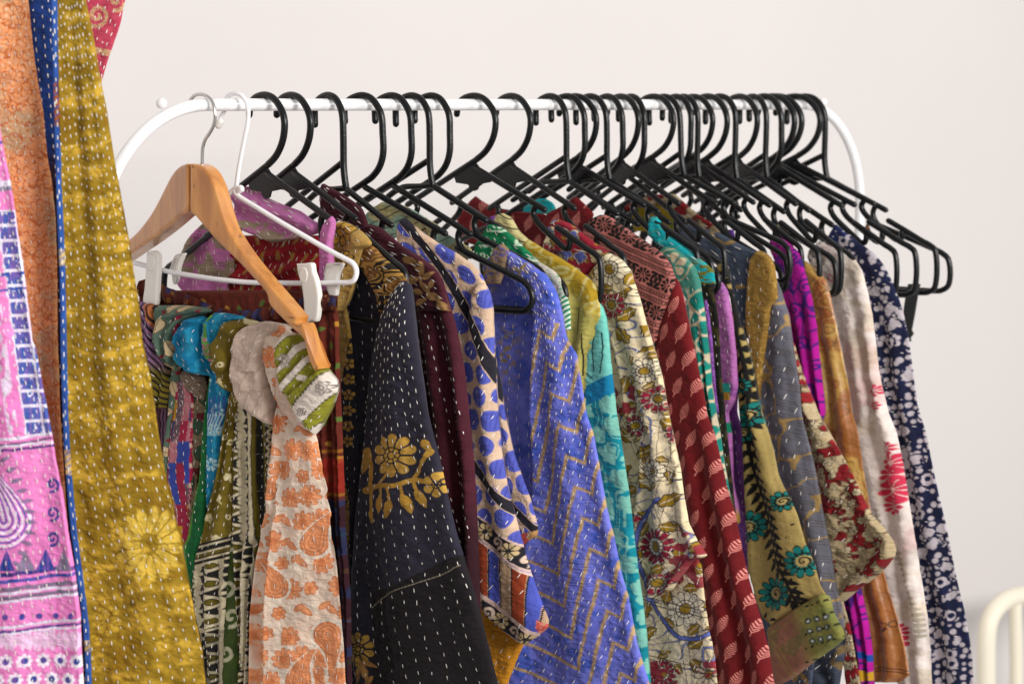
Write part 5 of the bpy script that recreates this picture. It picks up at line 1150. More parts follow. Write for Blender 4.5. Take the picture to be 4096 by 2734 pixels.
# ============ garments on the rail, from the wooden hanger to the right corner
def PH(i):                           # the garment hangs in the plane of its own hanger
    p = Plane(0); p.Q = HPL[i].Q; p.d = HPL[i].d; p.n = HPL[i].n; return p
def build_garments():
    GR = 'printed garments on the rail'
    G = lambda n, P, l, c: garment(n, P, l, c, GR)
    # --- magenta pink robe
    P = PT(1470); P.Q = HPL[0].Q+HPL[0].n*-.004; P.d = HPL[0].d; P.n = HPL[0].n
    g = G('quilted_robe', P, 'pink quilted robe with a deep red lining behind the wooden hanger', 'robe')
    cloth('lining', g, P, E('a', (640, 1010), (600, 1200), (600, 1450)), E('a', (690, 1005), (1290, 1005), (1312, 1040), (1318, 1200), (1310, 1450)), p_redlin, T=.008, off=-.014, folds=((.004, 2.5, .1), (.002, 6, 0)), st=(27, 44, 19, 4, -2), seed=51, extra=lambda X, Y, f, v: .003*np.sin(Y/13+2*np.sin(X/90)))
    cloth('lower_lining', g, P, E('a', (700, 1440), (690, 1560)), E('a', (760, 1436), (1310, 1400), (1310, 1560)), p_darkbody('0e0d10'), T=.004, off=-.020, seed=52)
    cloth('shoulder', g, P, E('a', (600, 905), (540, 960), (480, 1040), (440, 1130), (420, 1230), (425, 1320), (460, 1370), (560, 1410), (660, 1445)), E('a', (625, 905), (680, 950), (760, 1040), (765, 1240), (740, 1260), (722, 1330), (718, 1445)), p_pinkrobe, T=.016, off=-.010, rim=(60, 30), folds=((.004, 1.7, .1, .3, .8, 0),), st=(33, 46, 20, 4, 8), seed=53)
    cloth('collar', g, P, E('a', (825, 700), (790, 735), (760, 770), (770, 870), (800, 930), (850, 985), (940, 1020), (1000, 1045)), E('a', (860, 702), (905, 720), (980, 775), (1080, 815), (1130, 835), (1180, 850), (1250, 905), (1300, 930), (1312, 960), (1300, 995), (1100, 1040), (1010, 1046)), p_pinkrobe, T=.014, off=-.002, rim=(30, 30), extra=lambda X, Y, f, v: .005*np.sin((Y-.45*X)/17+.6*np.sin(X/60)), st=(30, 44, 18, 4, 30), seed=54)
    cloth('sleeve', g, P, E('a', (1375, 885), (1340, 920), (1312, 980), (1306, 1080), (1306, 1180), (1306, 1560)), E('a', (1385, 885), (1392, 940), (1385, 1000), (1375, 1060), (1385, 1180), (1385, 1560)), p_pinksolid, T=.010, off=.006, rim=(16, 16), st=(24, 44, 16, 4, 0), seed=55)
    # --- navy jacket
    P = PH(1); g = G('quilted_jacket', P, 'navy black quilted jacket with a large golden flower on its sleeve', 'jacket')
    cloth('body', g, P, E('d', (150, 760), (150, 1000), (200, 1568), 'e', (190, 300), (230, 900), (240, 1568)), E('d', (290, 640), (400, 640), (470, 900), (470, 1568), 'e', (400, 600), (420, 1568)), p_navyplain, T=.008, off=-.004, folds=((.004, 1.7, .1),), st=(42, 46, 18, 4.4, 1), run=True, m='dark', seed=57)
    cloth('ochre_facing', g, P, E('d', (110, 900), (150, 930), (165, 1000), (170, 1200), (185, 1568), 'e', (190, 0), (188, 200), (182, 400), (200, 560), (230, 800), (250, 950), (258, 1100)), E('d', (215, 900), (225, 950), (245, 1100), (262, 1300), (272, 1568), 'e', (288, 0), (292, 200), (285, 380), (262, 560), (262, 800), (270, 1100)), p_facing, T=.006, off=.008, rim=(12, 12), st=(30, 44, 14, 4, 2), seed=58)
    cloth('umber_panel', g, P, E('e', (170, 1000), (195, 1200), (215, 1568)), E('e', (260, 1000), (255, 1200), (250, 1568)), lambda X, Y, gx, f: mix(full(X, '3d3228'), full(X, '221c18'), aa(flower(*tile(X, Y, 60, 66, .5)[:2], 24, 8)[0], 3)*.8), T=.004, off=-.02, run=True, seed=59) 
    cloth('yoke', g, P, E('d', (300, 540), (290, 600), (330, 680), (390, 780), (420, 870), (432, 950)), E('d', (380, 520), (440, 590), (520, 650), (570, 700), (612, 762), (540, 850), (470, 910), (440, 950)), p_yoke, T=.012, off=.006, rim=(20, 30), folds=((.002, 1.4, .2),), st=(34, 40, 15, 4, 40), seed=60)
    cloth('collar', g, P, E('d', (170, 372), (140, 400), (118, 470), (105, 560), (110, 700), (130, 820), (165, 925)), E('d', (200, 370), (260, 400), (330, 450), (375, 500), (372, 525), (320, 540), (300, 600), (280, 700), (255, 800), (222, 880), (185, 930)), p_ochreflower, T=.014, off=.014, rim=(22, 26), folds=((.003, 1.3, .3, .3, 1, 0),), st=(36, 44, 16, 4, 6), seed=61)
    cloth('sleeve', g, P, E('d', (560, 745), (500, 830), (450, 930), (410, 1060), (385, 1200), (365, 1350), (350, 1568), 'e', (325, 130), (300, 300), (268, 580), (256, 800), (252, 1000), (240, 1200), (260, 1400), (280, 1568)),
          E('d', (590, 742), (612, 765), (625, 900), (650, 1100), (690, 1350), (725, 1568), 'e', (795, 130), (850, 380), (900, 600), (960, 800), (990, 900), (1022, 1000), (1062, 1150), (1112, 1350), (1165, 1568)), p_navyvine, T=.022, off=.012, rim=(110, 60), top=50, folds=((.0035, 1.5, .3, .25, .8, .15),), wr=(.0022, 90, 200), st=(46, 46, 17, 4.8, 2), run=True, m='dark', seed=62, puck=.0006)
    # --- maroon jacket
    P = PH(2); g = G('quilted_jacket', P, 'plain dark maroon quilted jacket with a gold vine on the shoulder', 'jacket')
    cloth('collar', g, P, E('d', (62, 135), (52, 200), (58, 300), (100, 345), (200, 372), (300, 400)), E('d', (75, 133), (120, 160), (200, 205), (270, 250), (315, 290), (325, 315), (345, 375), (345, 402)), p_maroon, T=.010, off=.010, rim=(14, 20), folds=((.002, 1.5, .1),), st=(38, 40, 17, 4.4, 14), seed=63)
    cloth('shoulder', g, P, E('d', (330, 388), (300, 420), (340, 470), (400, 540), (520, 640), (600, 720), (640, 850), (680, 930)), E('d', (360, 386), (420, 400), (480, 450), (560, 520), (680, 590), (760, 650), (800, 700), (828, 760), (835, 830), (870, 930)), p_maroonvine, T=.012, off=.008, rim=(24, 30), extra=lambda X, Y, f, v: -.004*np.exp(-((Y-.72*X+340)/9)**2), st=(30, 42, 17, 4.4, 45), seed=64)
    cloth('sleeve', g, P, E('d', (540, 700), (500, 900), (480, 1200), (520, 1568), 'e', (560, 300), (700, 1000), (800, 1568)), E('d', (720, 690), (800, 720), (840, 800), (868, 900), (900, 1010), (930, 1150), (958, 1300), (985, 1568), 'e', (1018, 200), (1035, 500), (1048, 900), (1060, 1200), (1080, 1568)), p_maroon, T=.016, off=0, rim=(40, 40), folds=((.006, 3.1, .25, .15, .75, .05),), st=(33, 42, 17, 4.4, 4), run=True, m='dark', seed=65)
    # --- blue dotted jacket
    P = PH(3); g = G('quilted_jacket', P, 'peach coloured jacket with big blue dots and black stripes, its cuff bordered with flowers', 'jacket')
    cloth('rear_sleeve', g, P, E('d', (1100, 1200), (1130, 1568), 'e', (1180, 200), (1240, 480), (1300, 660)), E('d', (1140, 1200), (1180, 1400), (1205, 1568), 'e', (1265, 130), (1320, 280), (1375, 420), (1418, 592), (1410, 640), (1325, 692)), p_polkaback, T=.012, off=-.012, rim=(30, 20), st=(44, 52, 20, 4, -30), seed=66)
    cloth('body', g, P, E('d', (545, 480), (560, 620), (640, 900), (760, 1568), 'e', (860, 400), (1000, 1200)), E('d', (620, 470), (800, 600), (900, 760), (1000, 900), (1010, 1568), 'e', (1050, 500), (1060, 1200)), p_polka, T=.008, off=-.008, folds=((.004, 2, .1),), st=(44, 50, 22, 4, -20), seed=67)
    cloth('yellow_lining', g, P, E('e', (1040, 1040), (1075, 1200), (1105, 1400), (1140, 1568)), E('e', (1200, 1040), (1330, 1310), (1290, 1400), (1250, 1500), (1225, 1568)), lambda X, Y, gx, f: mix(full(X, 'c4841c'), full(X, 'a3681a'), (np.abs(np.sin((Y-.4*X)/5+2*vn(X/12, Y/12, 3))) < .35)*.7), T=.010, off=-.002, st=(44, 50, 20, 4, -24), run=True, seed=68, label='mustard yellow lining showing under the cuff')
    cloth('shoulder', g, P, E('d', (575, 352), (545, 370), (535, 470), (560, 540), (640, 600), (720, 660), (800, 740), (840, 840), (860, 960), (880, 1100), (900, 1300), (900, 1568)), E('d', (590, 352), (610, 372), (700, 440), (800, 510), (900, 562), (1000, 632), (1062, 702), (1100, 788), (1120, 900), (1000, 940), (1000, 1100), (1000, 1568)), p_polka, T=.014, off=.006, rim=(20, 34), folds=((.003, 1.2, .1),), st=(46, 50, 24, 4, -30), seed=69)
    cloth('sleeve', g, P, E('d', (1040, 760), (1000, 850), (985, 960), (990, 1100), (998, 1300), (1005, 1568), 'e', (1012, 130), (1030, 300), (1040, 500), (1050, 640), (1045, 880), (1058, 1050), (1090, 1130), (1200, 1230), (1300, 1310)), E('d', (1080, 755), (1108, 820), (1128, 900), (1135, 1050), (1148, 1300), (1162, 1568), 'e', (1188, 130), (1225, 330), (1272, 500), (1312, 650), (1350, 800), (1402, 950), (1450, 1080), (1485, 1168), (1478, 1215), (1400, 1280), (1340, 1312)), p_polkasleeve, T=.022, off=.014, rim=(60, 50), top=40, folds=((.0035, 1.2, .35, .2, .9, .1),), st=(50, 58, 26, 4, -36), seed=70)
    # --- black lined pale blouse, seen at the back
    P = PH(4); g = G('blouse', P, 'pale yellow green blouse with thin black lines, half seen under the black arms', 'blouse')
    cloth('far_shoulder', g, P, E('d', (440, 250), (380, 280), (330, 330), (330, 400), (420, 470)), E('d', (460, 248), (560, 262), (640, 300), (720, 350), (800, 400), (830, 440), (800, 470)), p_blackyblouse, T=.010, off=-.020, folds=((.003, 2, 0),), seed=71)
    cloth('front_panel', g, P, E('d', (700, 400), (740, 480), (800, 560), (900, 600)), E('d', (800, 420), (900, 480), (1000, 540), (1000, 600)), p_blackyblouse, T=.006, off=-.012, seed=72)
    # --- violet blue kurta
    P = PH(5); g = G('quilted_kurta', P, 'violet blue kurta with wavering gold chevron lines', 'kurta')
    cloth('front', g, P, E('d', (1140, 560), (1080, 640), (1080, 780), (1080, 1200), (1100, 1568), 'e', (1200, 200), (1250, 500), (1250, 1568)), E('d', (1200, 560), (1380, 640), (1420, 760), (1420, 900), (1400, 1200), (1390, 1568), 'e', (1420, 500), (1450, 1568)), p_violet, T=.010, off=-.014, folds=((.004, 1.6, .2),), st=(42, 42, 20, 3.8, -4), run=True, seed=73)
    cloth('collar', g, P, E('d', (1180, 512), (1140, 540), (1122, 600), (1080, 680), (1070, 760)), E('d', (1200, 514), (1235, 545), (1235, 600), (1210, 680), (1180, 760)), lambda X, Y, gx, f: mix(full(X, '8d7358'), full(X, '5a5590'), (fbm(X/12, Y/12, 3, 3) > .55)*.8), T=.010, off=.004, seed=74)
    cloth('sleeve', g, P, E('d', (1210, 545), (1240, 700), (1330, 850), (1400, 950), (1385, 1150), (1375, 1400), (1370, 1568), 'e', (1390, 200), (1380, 500), (1330, 760), (1300, 1000), (1270, 1300), (1240, 1568)), E('d', (1225, 543), (1330, 602), (1400, 645), (1470, 705), (1515, 775), (1545, 850), (1565, 950), (1595, 1100)) + E('f', (640, 1200), (672, 1400), (700, 1568), 'g', (432, 0), (468, 200), (512, 450), (562, 650), (602, 850), (652, 1020), (702, 1300), (755, 1480), (785, 1568)), p_violetbody, T=.018, off=.000, rim=(70, 40), top=30, folds=((.0042, 1.6, .15, .3, .8, .1),), wr=(.0018, 60, 140), st=(38, 36, 19, 3.8, -26), run=True, seed=75, puck=.0008)
    # --- green and white, then mustard
    P = PH(6); g = G('blouse', P, 'emerald green and white blouse between the violet kurta and the mustard top', 'blouse')
    cloth('shoulder', g, P, E('f', (90, 385), (70, 420), (0, 520), (0, 600), (150, 700), (300, 900), (480, 1050)), E('f', (110, 385), (180, 410), (250, 470), (330, 550), (410, 625), (500, 680), (548, 740), (575, 820), (598, 900), (602, 1050)), p_greenw, T=.012, off=.004, folds=((.002, 1.4, .2),), st=(40, 40, 17, 4, 30), seed=76)
    cloth('purple_edge', g, P, E('f', (100, 335), (65, 385), (80, 400)), E('f', (130, 335), (110, 385), (90, 400)), p_purple, T=.004, off=-.006, seed=77)
    P = PH(7); g = G('blouse', P, 'mustard yellow blouse with pale print, a cream lined collar and an aqua sleeve', 'blouse')
    cloth('collar', g, P, E('f', (160, 320), (110, 350), (95, 395), (200, 450), (300, 510)), E('f', (175, 318), (215, 335), (250, 380), (280, 440), (330, 480), (325, 515)), lambda X, Y, gx, f: mix(full(X, 'bdb27c'), full(X, '1c1a14'), aa(np.abs((((Y-.42*X+8*vn(X/30, Y/30, 2))/36) % 1)-.5)*36-2.2, 2.5)), T=.014, off=.006, rim=(16, 22), seed=78)
    cloth('shoulder', g, P, E('f', (320, 485), (310, 540), (400, 640), (520, 760), (580, 900), (590, 1100), (610, 1300), (640, 1568)), E('f', (345, 485), (420, 535), (530, 592), (640, 665), (720, 730), (760, 770), (782, 850), (788, 960), (770, 1040), (740, 1140), (712, 1240), (705, 1400), (700, 1568)), p_mustb, T=.014, off=.004, rim=(24, 40), folds=((.003, 1.5, .2, .2, .8, .2),), st=None, m='soft', seed=79)
    cloth('sleeve', g, P, E('f', (740, 900), (720, 1100), (690, 1250), (690, 1400), (690, 1568), 'g', (380, 130), (460, 600), (600, 1100), (700, 1568)), E('f', (785, 880), (800, 910), (822, 980), (840, 1100), (855, 1260), (872, 1400), (890, 1568), 'g', (598, 0), (628, 200), (660, 400), (688, 650), (712, 850), (740, 1050), (762, 1250), (785, 1568)), p_aquasleeve, T=.016, off=-.002, rim=(40, 40), folds=((.003, 1.3, .2),), run=True, m='soft', seed=80)
    # --- kalamkari tunic
    P = PH(8); g = G('tunic', P, 'cream tunic printed with outlined flowers and leaves, red at the collar', 'tunic')
    cloth('body', g, P, E('f', (440, 540), (500, 700), (720, 820), (800, 1000), (850, 1200), (860, 1568), 'g', (600, 200), (680, 600), (740, 1060), (770, 1568)), E('f', (700, 540), (900, 640), (960, 800), (1010, 1000), (1060, 1568), 'g', (960, 200), (1000, 600), (1110, 830), (1125, 1000), (1152, 1200), (1192, 1400), (1208, 1568)), p_kalam, T=.010, off=-.004, folds=((.003, 1.6, .2),), st=(60, 60, 22, 3.6, -20), run=True, seed=81)
    cloth('collar', g, P, E('f', (500, 362), (475, 385), (468, 430), (440, 510), (430, 545), (560, 560), (600, 640), (680, 700)), E('f', (530, 360), (570, 368), (640, 412), (740, 492), (840, 562), (880, 590), (790, 620), (705, 702)), p_kalamcollar, T=.014, off=.008, rim=(20, 22), folds=((.003, 1.3, .1),), st=(44, 50, 22, 3.8, 50), seed=82)
    cloth('sleeve', g, P, E('f', (800, 600), (720, 700), (760, 780), (820, 960), (900, 1200), (940, 1400), (950, 1568), 'g', (740, 60), (730, 300), (700, 500), (690, 620), (710, 830), (730, 960), (790, 1050)), E('f', (840, 562), (922, 612), (978, 672), (1005, 760), (1042, 880), (1072, 1000), (1102, 1100), (1150, 1250), (1188, 1400), (1215, 1568), 'g', (935, 60), (975, 220), (1002, 400), (1030, 560), (1090, 680), (1148, 765), (1060, 800), (980, 900), (930, 975), (850, 1020), (800, 1052)), p_kalam, T=.020, off=.010, rim=(50, 40), folds=((.004, 1.8, .15, .3, .8, .1),), st=(64, 60, 24, 3.8, -30), seed=83)
    # --- red leaf dress with block printed shoulder
    P = PH(9); g = G('dress', P, 'deep red dress with coral leaf print and a pink and black block printed shoulder', 'dress')
    rl = lambda X, Y, gx, f: p_redleaf(X, Y, gx, f)
    cloth('neckline', g, P, E('f', (0, 215), (-60, 270), (-110, 330), (-110, 480), (0, 520), (200, 560), (400, 560)), E('f', (5, 212), (60, 250), (130, 285), (250, 308), (400, 312), (450, 320), (480, 560)), lambda X, Y, gx, f: p_redleaf(X+30, Y+10, gx, f, 74, 78, .9), T=.008, off=-.026, folds=((.003, 2, .2),), seed=84)
    cloth('front_neck', g, P, E('f', (620, 216), (590, 245), (540, 275), (450, 320), (420, 420), (500, 480), (620, 500)), E('f', (640, 216), (690, 260), (748, 322), (735, 360), (700, 420), (690, 500)), lambda X, Y, gx, f: p_redleaf(X+66, Y+30, gx, f, 84, 96, 1.0), T=.008, off=.002, folds=((.002, 1.2, .2),), seed=85)
    cloth('block_shoulder', g, P, E('f', (790, 330), (730, 350), (690, 400), (690, 480), (800, 560), (920, 640), (1000, 760), (1060, 950), (1120, 1100), (1128, 1150)), E('f', (810, 328), (850, 340), (920, 390), (1010, 452), (1100, 512), (1170, 562), (1225, 632), (1256, 715), (1258, 760), (1210, 900), (1165, 1020), (1132, 1152)), p_blockprint, T=.014, off=.010, rim=(24, 26), folds=((.002, 1.2, .3),), m='soft', seed=86, puck=0)
    cloth('sleeve', g, P, E('f', (1250, 722), (1215, 850), (1160, 1020), (1130, 1150), (1160, 1350), (1190, 1568), 'g', (910, 0), (940, 300), (980, 600), (1060, 900), (1100, 1200), (1150, 1568)), E('f', (1262, 722), (1285, 770), (1305, 840), (1335, 980), (1372, 1150), (1410, 1320), (1440, 1450), (1455, 1568), 'g', (1192, 0), (1240, 200), (1270, 340), (1320, 500), (1360, 700), (1392, 850), (1432, 1000), (1482, 1150), (1532, 1350), (1565, 1568)), rl, T=.018, off=.004, rim=(70, 50), folds=((.005, 2.2, .15, .25, .8, .35),), run=True, m='soft', seed=87, puck=0)
    # --- teal, cyan
    P = PH(10); g = G('quilted_tunic', P, 'teal green tunic with a white pebble net print, right of the red leaf dress', 'tunic')
    cloth('sleeve', g, P, E('f', (1190, 530), (1150, 560), (1210, 640), (1250, 730), (1290, 850), (1330, 1000), (1400, 1300), (1420, 1568), 'g', (1100, 0), (1200, 500), (1300, 1000)), E('f', (1215, 528), (1270, 545), (1335, 600), (1390, 665), (1415, 740), (1430, 850), (1450, 1000), (1470, 1200), (1485, 1400), (1512, 1568), 'g', (1232, 20), (1245, 150), (1290, 400), (1350, 700)), p_teal, T=.014, off=.004, rim=(30, 26), folds=((.004, 2.1, .2, .1, .8, .2),), st=(36, 44, 18, 3.8, 8), seed=88)
    P = PH(11); g = G('blouse', P, 'bright cyan blouse whose collar shines through the dark hanger arms', 'blouse')
    cloth('far_shoulder', g, P, E('f', (400, 225), (330, 265), (270, 290), (300, 320)), E('f', (440, 225), (490, 250), (510, 290), (500, 320)), p_cyan, T=.006, off=-.03, seed=89)
    cloth('shoulder', g, P, E('f', (1110, 340), (1088, 370), (1085, 450), (1150, 520), (1250, 560), (1350, 650), (1400, 760)), E('f', (1140, 342), (1185, 390), (1220, 455), (1290, 505), (1370, 570), (1450, 630), (1500, 680), (1510, 760)), p_cyan, T=.010, off=-.002, st=(44, 50, 16, 3.6, 10), seed=90)
    P = PH(12); g = G('quilted_tunic', P, 'narrow black and olive tunic edge between the teal and the orchid ones', 'tunic')
    cloth('sleeve', g, P, E('f', (1290, 555), (1360, 640), (1400, 800), (1440, 1100), (1480, 1568), 'g', (1230, 200), (1300, 600)), E('f', (1300, 555), (1400, 630), (1460, 700), (1500, 800), (1530, 1000), (1545, 1300), (1570, 1568), 'g', (1300, 300), (1330, 600)), p_blackolive, T=.008, off=0, rim=(16, 16), st=(24, 40, 15, 4, 3), m='dark', seed=91)
    cloth('purple_strip', g, P, E('f', (1440, 860), (1440, 1100), (1470, 1400), (1490, 1568)), E('f', (1455, 860), (1490, 1100), (1510, 1400), (1530, 1568)), p_purple, T=.005, off=.012, rim=(10, 10), st=(16, 40, 15, 3.6, 3), seed=92)
    P = PH(14); g = G('quilted_tunic', P, 'orchid pink and purple tunic with a turquoise and yellow band', 'tunic')
    cloth('body', g, P, E('h', (540, 900), (560, 1200), (575, 1568), 'i', (0, 0), (0, 500), (60, 800)), E('h', (640, 900), (700, 1200), (712, 1400), (705, 1568), 'i', (120, 0), (130, 200), (150, 400), (160, 600), (150, 800)), p_purple, T=.010, off=-.008, folds=((.003, 1.7, .1),), st=(26, 40, 16, 3.8, 2), run=True, seed=93)
    cloth('sleeve', g, P, E('h', (450, 650), (530, 730), (560, 820), (585, 930), (578, 1100), (575, 1300), (580, 1450), (600, 1568), 'i', (-20, 0), (0, 300), (40, 420), (70, 560)), E('h', (460, 648), (520, 690), (600, 742), (638, 800), (655, 900), (680, 1030), (700, 1200), (712, 1400), (690, 1500), (640, 1568), 'i', (40, 0), (50, 300), (80, 450), (90, 560)), p_orchid, T=.012, off=.006, rim=(18, 24), folds=((.003, 1.4, .1),), st=(30, 44, 17, 3.8, 2), seed=94)
    # --- tan sleeve with teal flowers
    P = PH(15); g = G('shirt', P, 'tan shirt sleeve with black vines, teal flowers and a mirrored green cuff', 'shirt')
    cloth('lower_panel', g, P, E('i', (140, 1000), (200, 1300), (280, 1568)), E('i', (560, 1300), (560, 1400), (545, 1568)), p_slate, T=.006, off=-.012, run=True, seed=95, st=(40, 50, 18, 4, -10))
    cloth('sleeve', g, P, E('h', (590, 640), (572, 655), (630, 740), (665, 850), (690, 1000), (700, 1150), (715, 1350), (735, 1568), 'i', (128, 0), (140, 300), (160, 600), (165, 850), (200, 1000), (245, 1150), (300, 1200)), E('h', (600, 634), (628, 640), (650, 720), (680, 850), (712, 980), (752, 1100), (792, 1250), (820, 1400), (850, 1568), 'i', (268, 0), (298, 100), (328, 250), (365, 330), (420, 420), (460, 520), (505, 680), (560, 810), (600, 950), (635, 1005), (500, 1080), (320, 1200)), p_tanvine, T=.018, off=.012, rim=(50, 40), folds=((.004, 1.4, .2, .2, .8, .2),), m='soft', seed=96, puck=0)
    cloth('cuff', g, P, E('i', (600, 1000), (450, 1090), (275, 1215), (285, 1300), (305, 1450), (325, 1568)), E('i', (635, 1000), (685, 1120), (742, 1225), (755, 1280), (700, 1330), (640, 1370), (560, 1430), (470, 1500), (380, 1560), (340, 1568)), p_tancuff, T=.018, off=.013, rim=(40, 30), m='soft', seed=97, puck=0)
    # --- slate jacket
    P = PH(16); g = G('quilted_jacket', P, 'slate grey jacket with gold ikat flashes and an ochre paisley shoulder', 'jacket')
    cloth('back_collar', g, P, E('h', (285, 195), (160, 215), (60, 260), (20, 330), (60, 380)), E('h', (300, 195), (360, 260), (420, 320), (500, 370), (500, 430)), p_redcream, T=.006, off=-.024, seed=98) if False else None
    cloth('yoke', g, P, E('h', (370, 392), (330, 400), (340, 470), (480, 560), (600, 660), (680, 760), (700, 900), (740, 1100)), E('h', (400, 390), (482, 388), (600, 442), (700, 500), (800, 548), (830, 560), (800, 640), (780, 800), (770, 950), (790, 1100)), p_slate, T=.012, off=.006, rim=(24, 24), folds=((.002, 1.4, .1),), st=(44, 48, 19, 4.2, 6), seed=99)
    cloth('ochre_shoulder', g, P, E('h', (830, 555), (790, 600), (775, 720), (770, 850), (765, 1000), (800, 1200), (830, 1400), (840, 1480)), E('h', (850, 553), (905, 580), (940, 650), (955, 740), (960, 850), (925, 900), (905, 1050), (870, 1250), (855, 1400), (850, 1480)), p_ochrepais, T=.014, off=.012, rim=(24, 24), folds=((.002, 1.4, .1),), st=(44, 50, 16, 4, 3), seed=100)
    cloth('sleeve', g, P, E('h', (935, 740), (930, 840), (900, 1000), (870, 1200), (850, 1400), (850, 1568), 'i', (270, 60), (330, 300), (450, 560), (560, 900), (640, 1150), (700, 1250)), E('h', (950, 735), (972, 800), (992, 875), (1022, 955), (1045, 1100), (1072, 1250), (1098, 1400), (1108, 1568), 'i', (512, 0), (552, 150), (592, 350), (625, 550), (662, 750), (692, 950), (722, 1080), (740, 1180), (735, 1260)), p_slatebody, T=.020, off=.004, rim=(60, 40), folds=((.004, 1.5, .2, .25, .8, .1),), st=(46, 56, 22, 4.6, -22), seed=101)
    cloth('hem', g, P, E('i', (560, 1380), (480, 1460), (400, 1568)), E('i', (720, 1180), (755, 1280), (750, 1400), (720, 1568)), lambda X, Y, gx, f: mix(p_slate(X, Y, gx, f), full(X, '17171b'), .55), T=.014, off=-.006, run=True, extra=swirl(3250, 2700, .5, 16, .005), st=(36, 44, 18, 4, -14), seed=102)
    # --- red and cream
    P = PH(19); g = G('quilted_jacket', P, 'cream jacket crowded with small red flowers, its wide sleeve end turned up', 'jacket')
    cloth('yellow_neck', g, P, E('h', (40, 270), (20, 330), (60, 420)), E('h', (290, 250), (330, 330), (300, 430)), lambda X, Y, gx, f: mix(full(X, '9a8212'), full(X, '6a7a2a'), aa(leaf(*tile(X, Y, 60, 66, .5, .3)[:2], 40, 11, 1.9)[0], 3)), T=.006, off=-.016, seed=103)
    cloth('collar_back', g, P, E('h', (200, 200), (100, 225), (0, 270), (-40, 300), (-30, 340)), E('h', (215, 198), (290, 215), (300, 250), (140, 270), (0, 300), (-20, 340)), p_redcream, T=.007, off=-.012, rim=(16, 16), seed=104)
    cloth('shoulder', g, P, E('h', (290, 195), (285, 240), (330, 330), (450, 420), (620, 520), (800, 660)), E('h', (305, 195), (380, 260), (450, 320), (560, 390), (650, 450), (740, 510), (850, 590), (900, 660)), p_redcream, T=.010, off=0, rim=(18, 18), st=(30, 40, 18, 3.8, 40), seed=105)
    cloth('body', g, P, E('h', (900, 900), (960, 1200), (1000, 1568), 'i', (520, 300), (640, 800), (700, 1100), (760, 1568)), E('h', (1000, 900), (1060, 1150), (1090, 1300), (1130, 1568), 'i', (660, 300), (740, 800), (740, 1050), (790, 1230), (820, 1400), (850, 1568)), p_redcream, T=.008, off=-.012, run=True, st=(34, 44, 20, 3.8, 4), seed=106)
    cloth('sleeve', g, P, E('h', (1040, 1120), (1060, 1250), (1090, 1400), (1100, 1568), 'i', (515, 60), (560, 230), (610, 450), (650, 700), (690, 880), (715, 1000), (728, 1045)), E('h', (1055, 1118), (1085, 1250), (1130, 1390), (1200, 1568), 'i', (690, 60), (740, 150), (800, 250), (865, 390), (925, 510), (1000, 592), (1058, 672), (1076, 725), (1068, 765), (1030, 815), (980, 872), (900, 935), (820, 985), (750, 1048)), p_redcream, T=.018, smooth=.8, off=.010, rim=(60, 22), extra=lambda X, Y, f, v: .004*np.sin(f*7+v*9)+.003*np.sin((X*.7+Y)/26+3*vn(X/70, Y/70, 3))*np.clip(v*2-.4, 0, 1), wr=(.004, 50, 70), st=(42, 46, 20, 4, -40), seed=107, puck=.0012)
    # --- magenta
    P = PH(20); g = G('blouse', P, 'magenta silk blouse with dark purple scrolls', 'blouse')
    cloth('sleeve', g, P, E('h', (930, 465), (905, 520), (960, 640), (1000, 900), (1040, 1100), (1100, 1400), (1180, 1568), 'i', (500, 60), (700, 700), (760, 1060), (780, 1200), (840, 1568)), E('h', (945, 463), (1012, 488), (1092, 562), (1118, 640), (1145, 740), (1175, 850), (1200, 1000), (1222, 1200), (1242, 1400), (1256, 1568), 'i', (560, 60), (780, 700), (860, 1000), (900, 1180), (925, 1350), (935, 1568)), p_magentalow, T=.014, off=.002, rim=(24, 30), folds=((.004, 2.2, .15, .1, .8, .1),), run=True, m='soft', seed=108, puck=0)
    P = PH(21); g = G('satin_shirt', P, 'bronze satin shirt with golden flowers, between the magenta and the white one', 'shirt')
    cloth('sleeve', g, P, E('h', (1120, 620), (1150, 740), (1190, 1000), (1250, 1400), (1260, 1568), 'i', (600, 60), (760, 500), (850, 900), (930, 1250), (940, 1555)), E('h', (1135, 618), (1195, 672), (1262, 740), (1290, 850), (1322, 1000), (1352, 1150), (1382, 1300), (1412, 1450), (1425, 1568), 'i', (838, 0), (862, 180), (890, 350), (930, 550), (985, 820), (1030, 990), (1082, 1150), (1132, 1350), (1160, 1515), (1100, 1548)), p_bronze, T=.014, off=0, rim=(30, 34), folds=((.004, 1.6, .2, .1, .8, .1),), m='satin', seed=109, puck=0)
    P = PH(24); g = G('tunic', P, 'soft white tunic with pale flowers and a few crimson blossoms', 'tunic')
    cloth('sleeve', g, P, E('h', (1215, 515), (1165, 545), (1155, 590), (1190, 660), (1260, 780), (1300, 1000), (1380, 1300), (1420, 1568), 'i', (690, 0), (820, 300), (900, 700), (1000, 1200), (1100, 1568)), E('h', (1240, 500), (1290, 495), (1365, 540), (1442, 600), (1490, 680), (1522, 800), (1552, 950), (1572, 1100), (1592, 1300), (1612, 1400), (1655, 1568), 'i', (1080, 0), (1120, 200), (1160, 450), (1200, 700), (1240, 950), (1272, 1150), (1290, 1350), (1295, 1568)), p_whitefl, T=.018, off=.002, rim=(30, 44), folds=((.0055, 2.3, .15, .1, .7, .05),), wr=(.003, 60, 60), run=True, m='soft', seed=110)
    P = PH(25); g = G('quilted_shirt', P, 'navy blue shirt covered in white spots and blots, last garment at the right', 'shirt')
    cloth('collar', g, P, E('j', (628, 925), (600, 970), (580, 1010), (640, 1040)), E('j', (635, 924), (690, 968), (700, 1010), (690, 1045)), p_spotcollar, T=.008, off=.006, rim=(14, 14), seed=111)
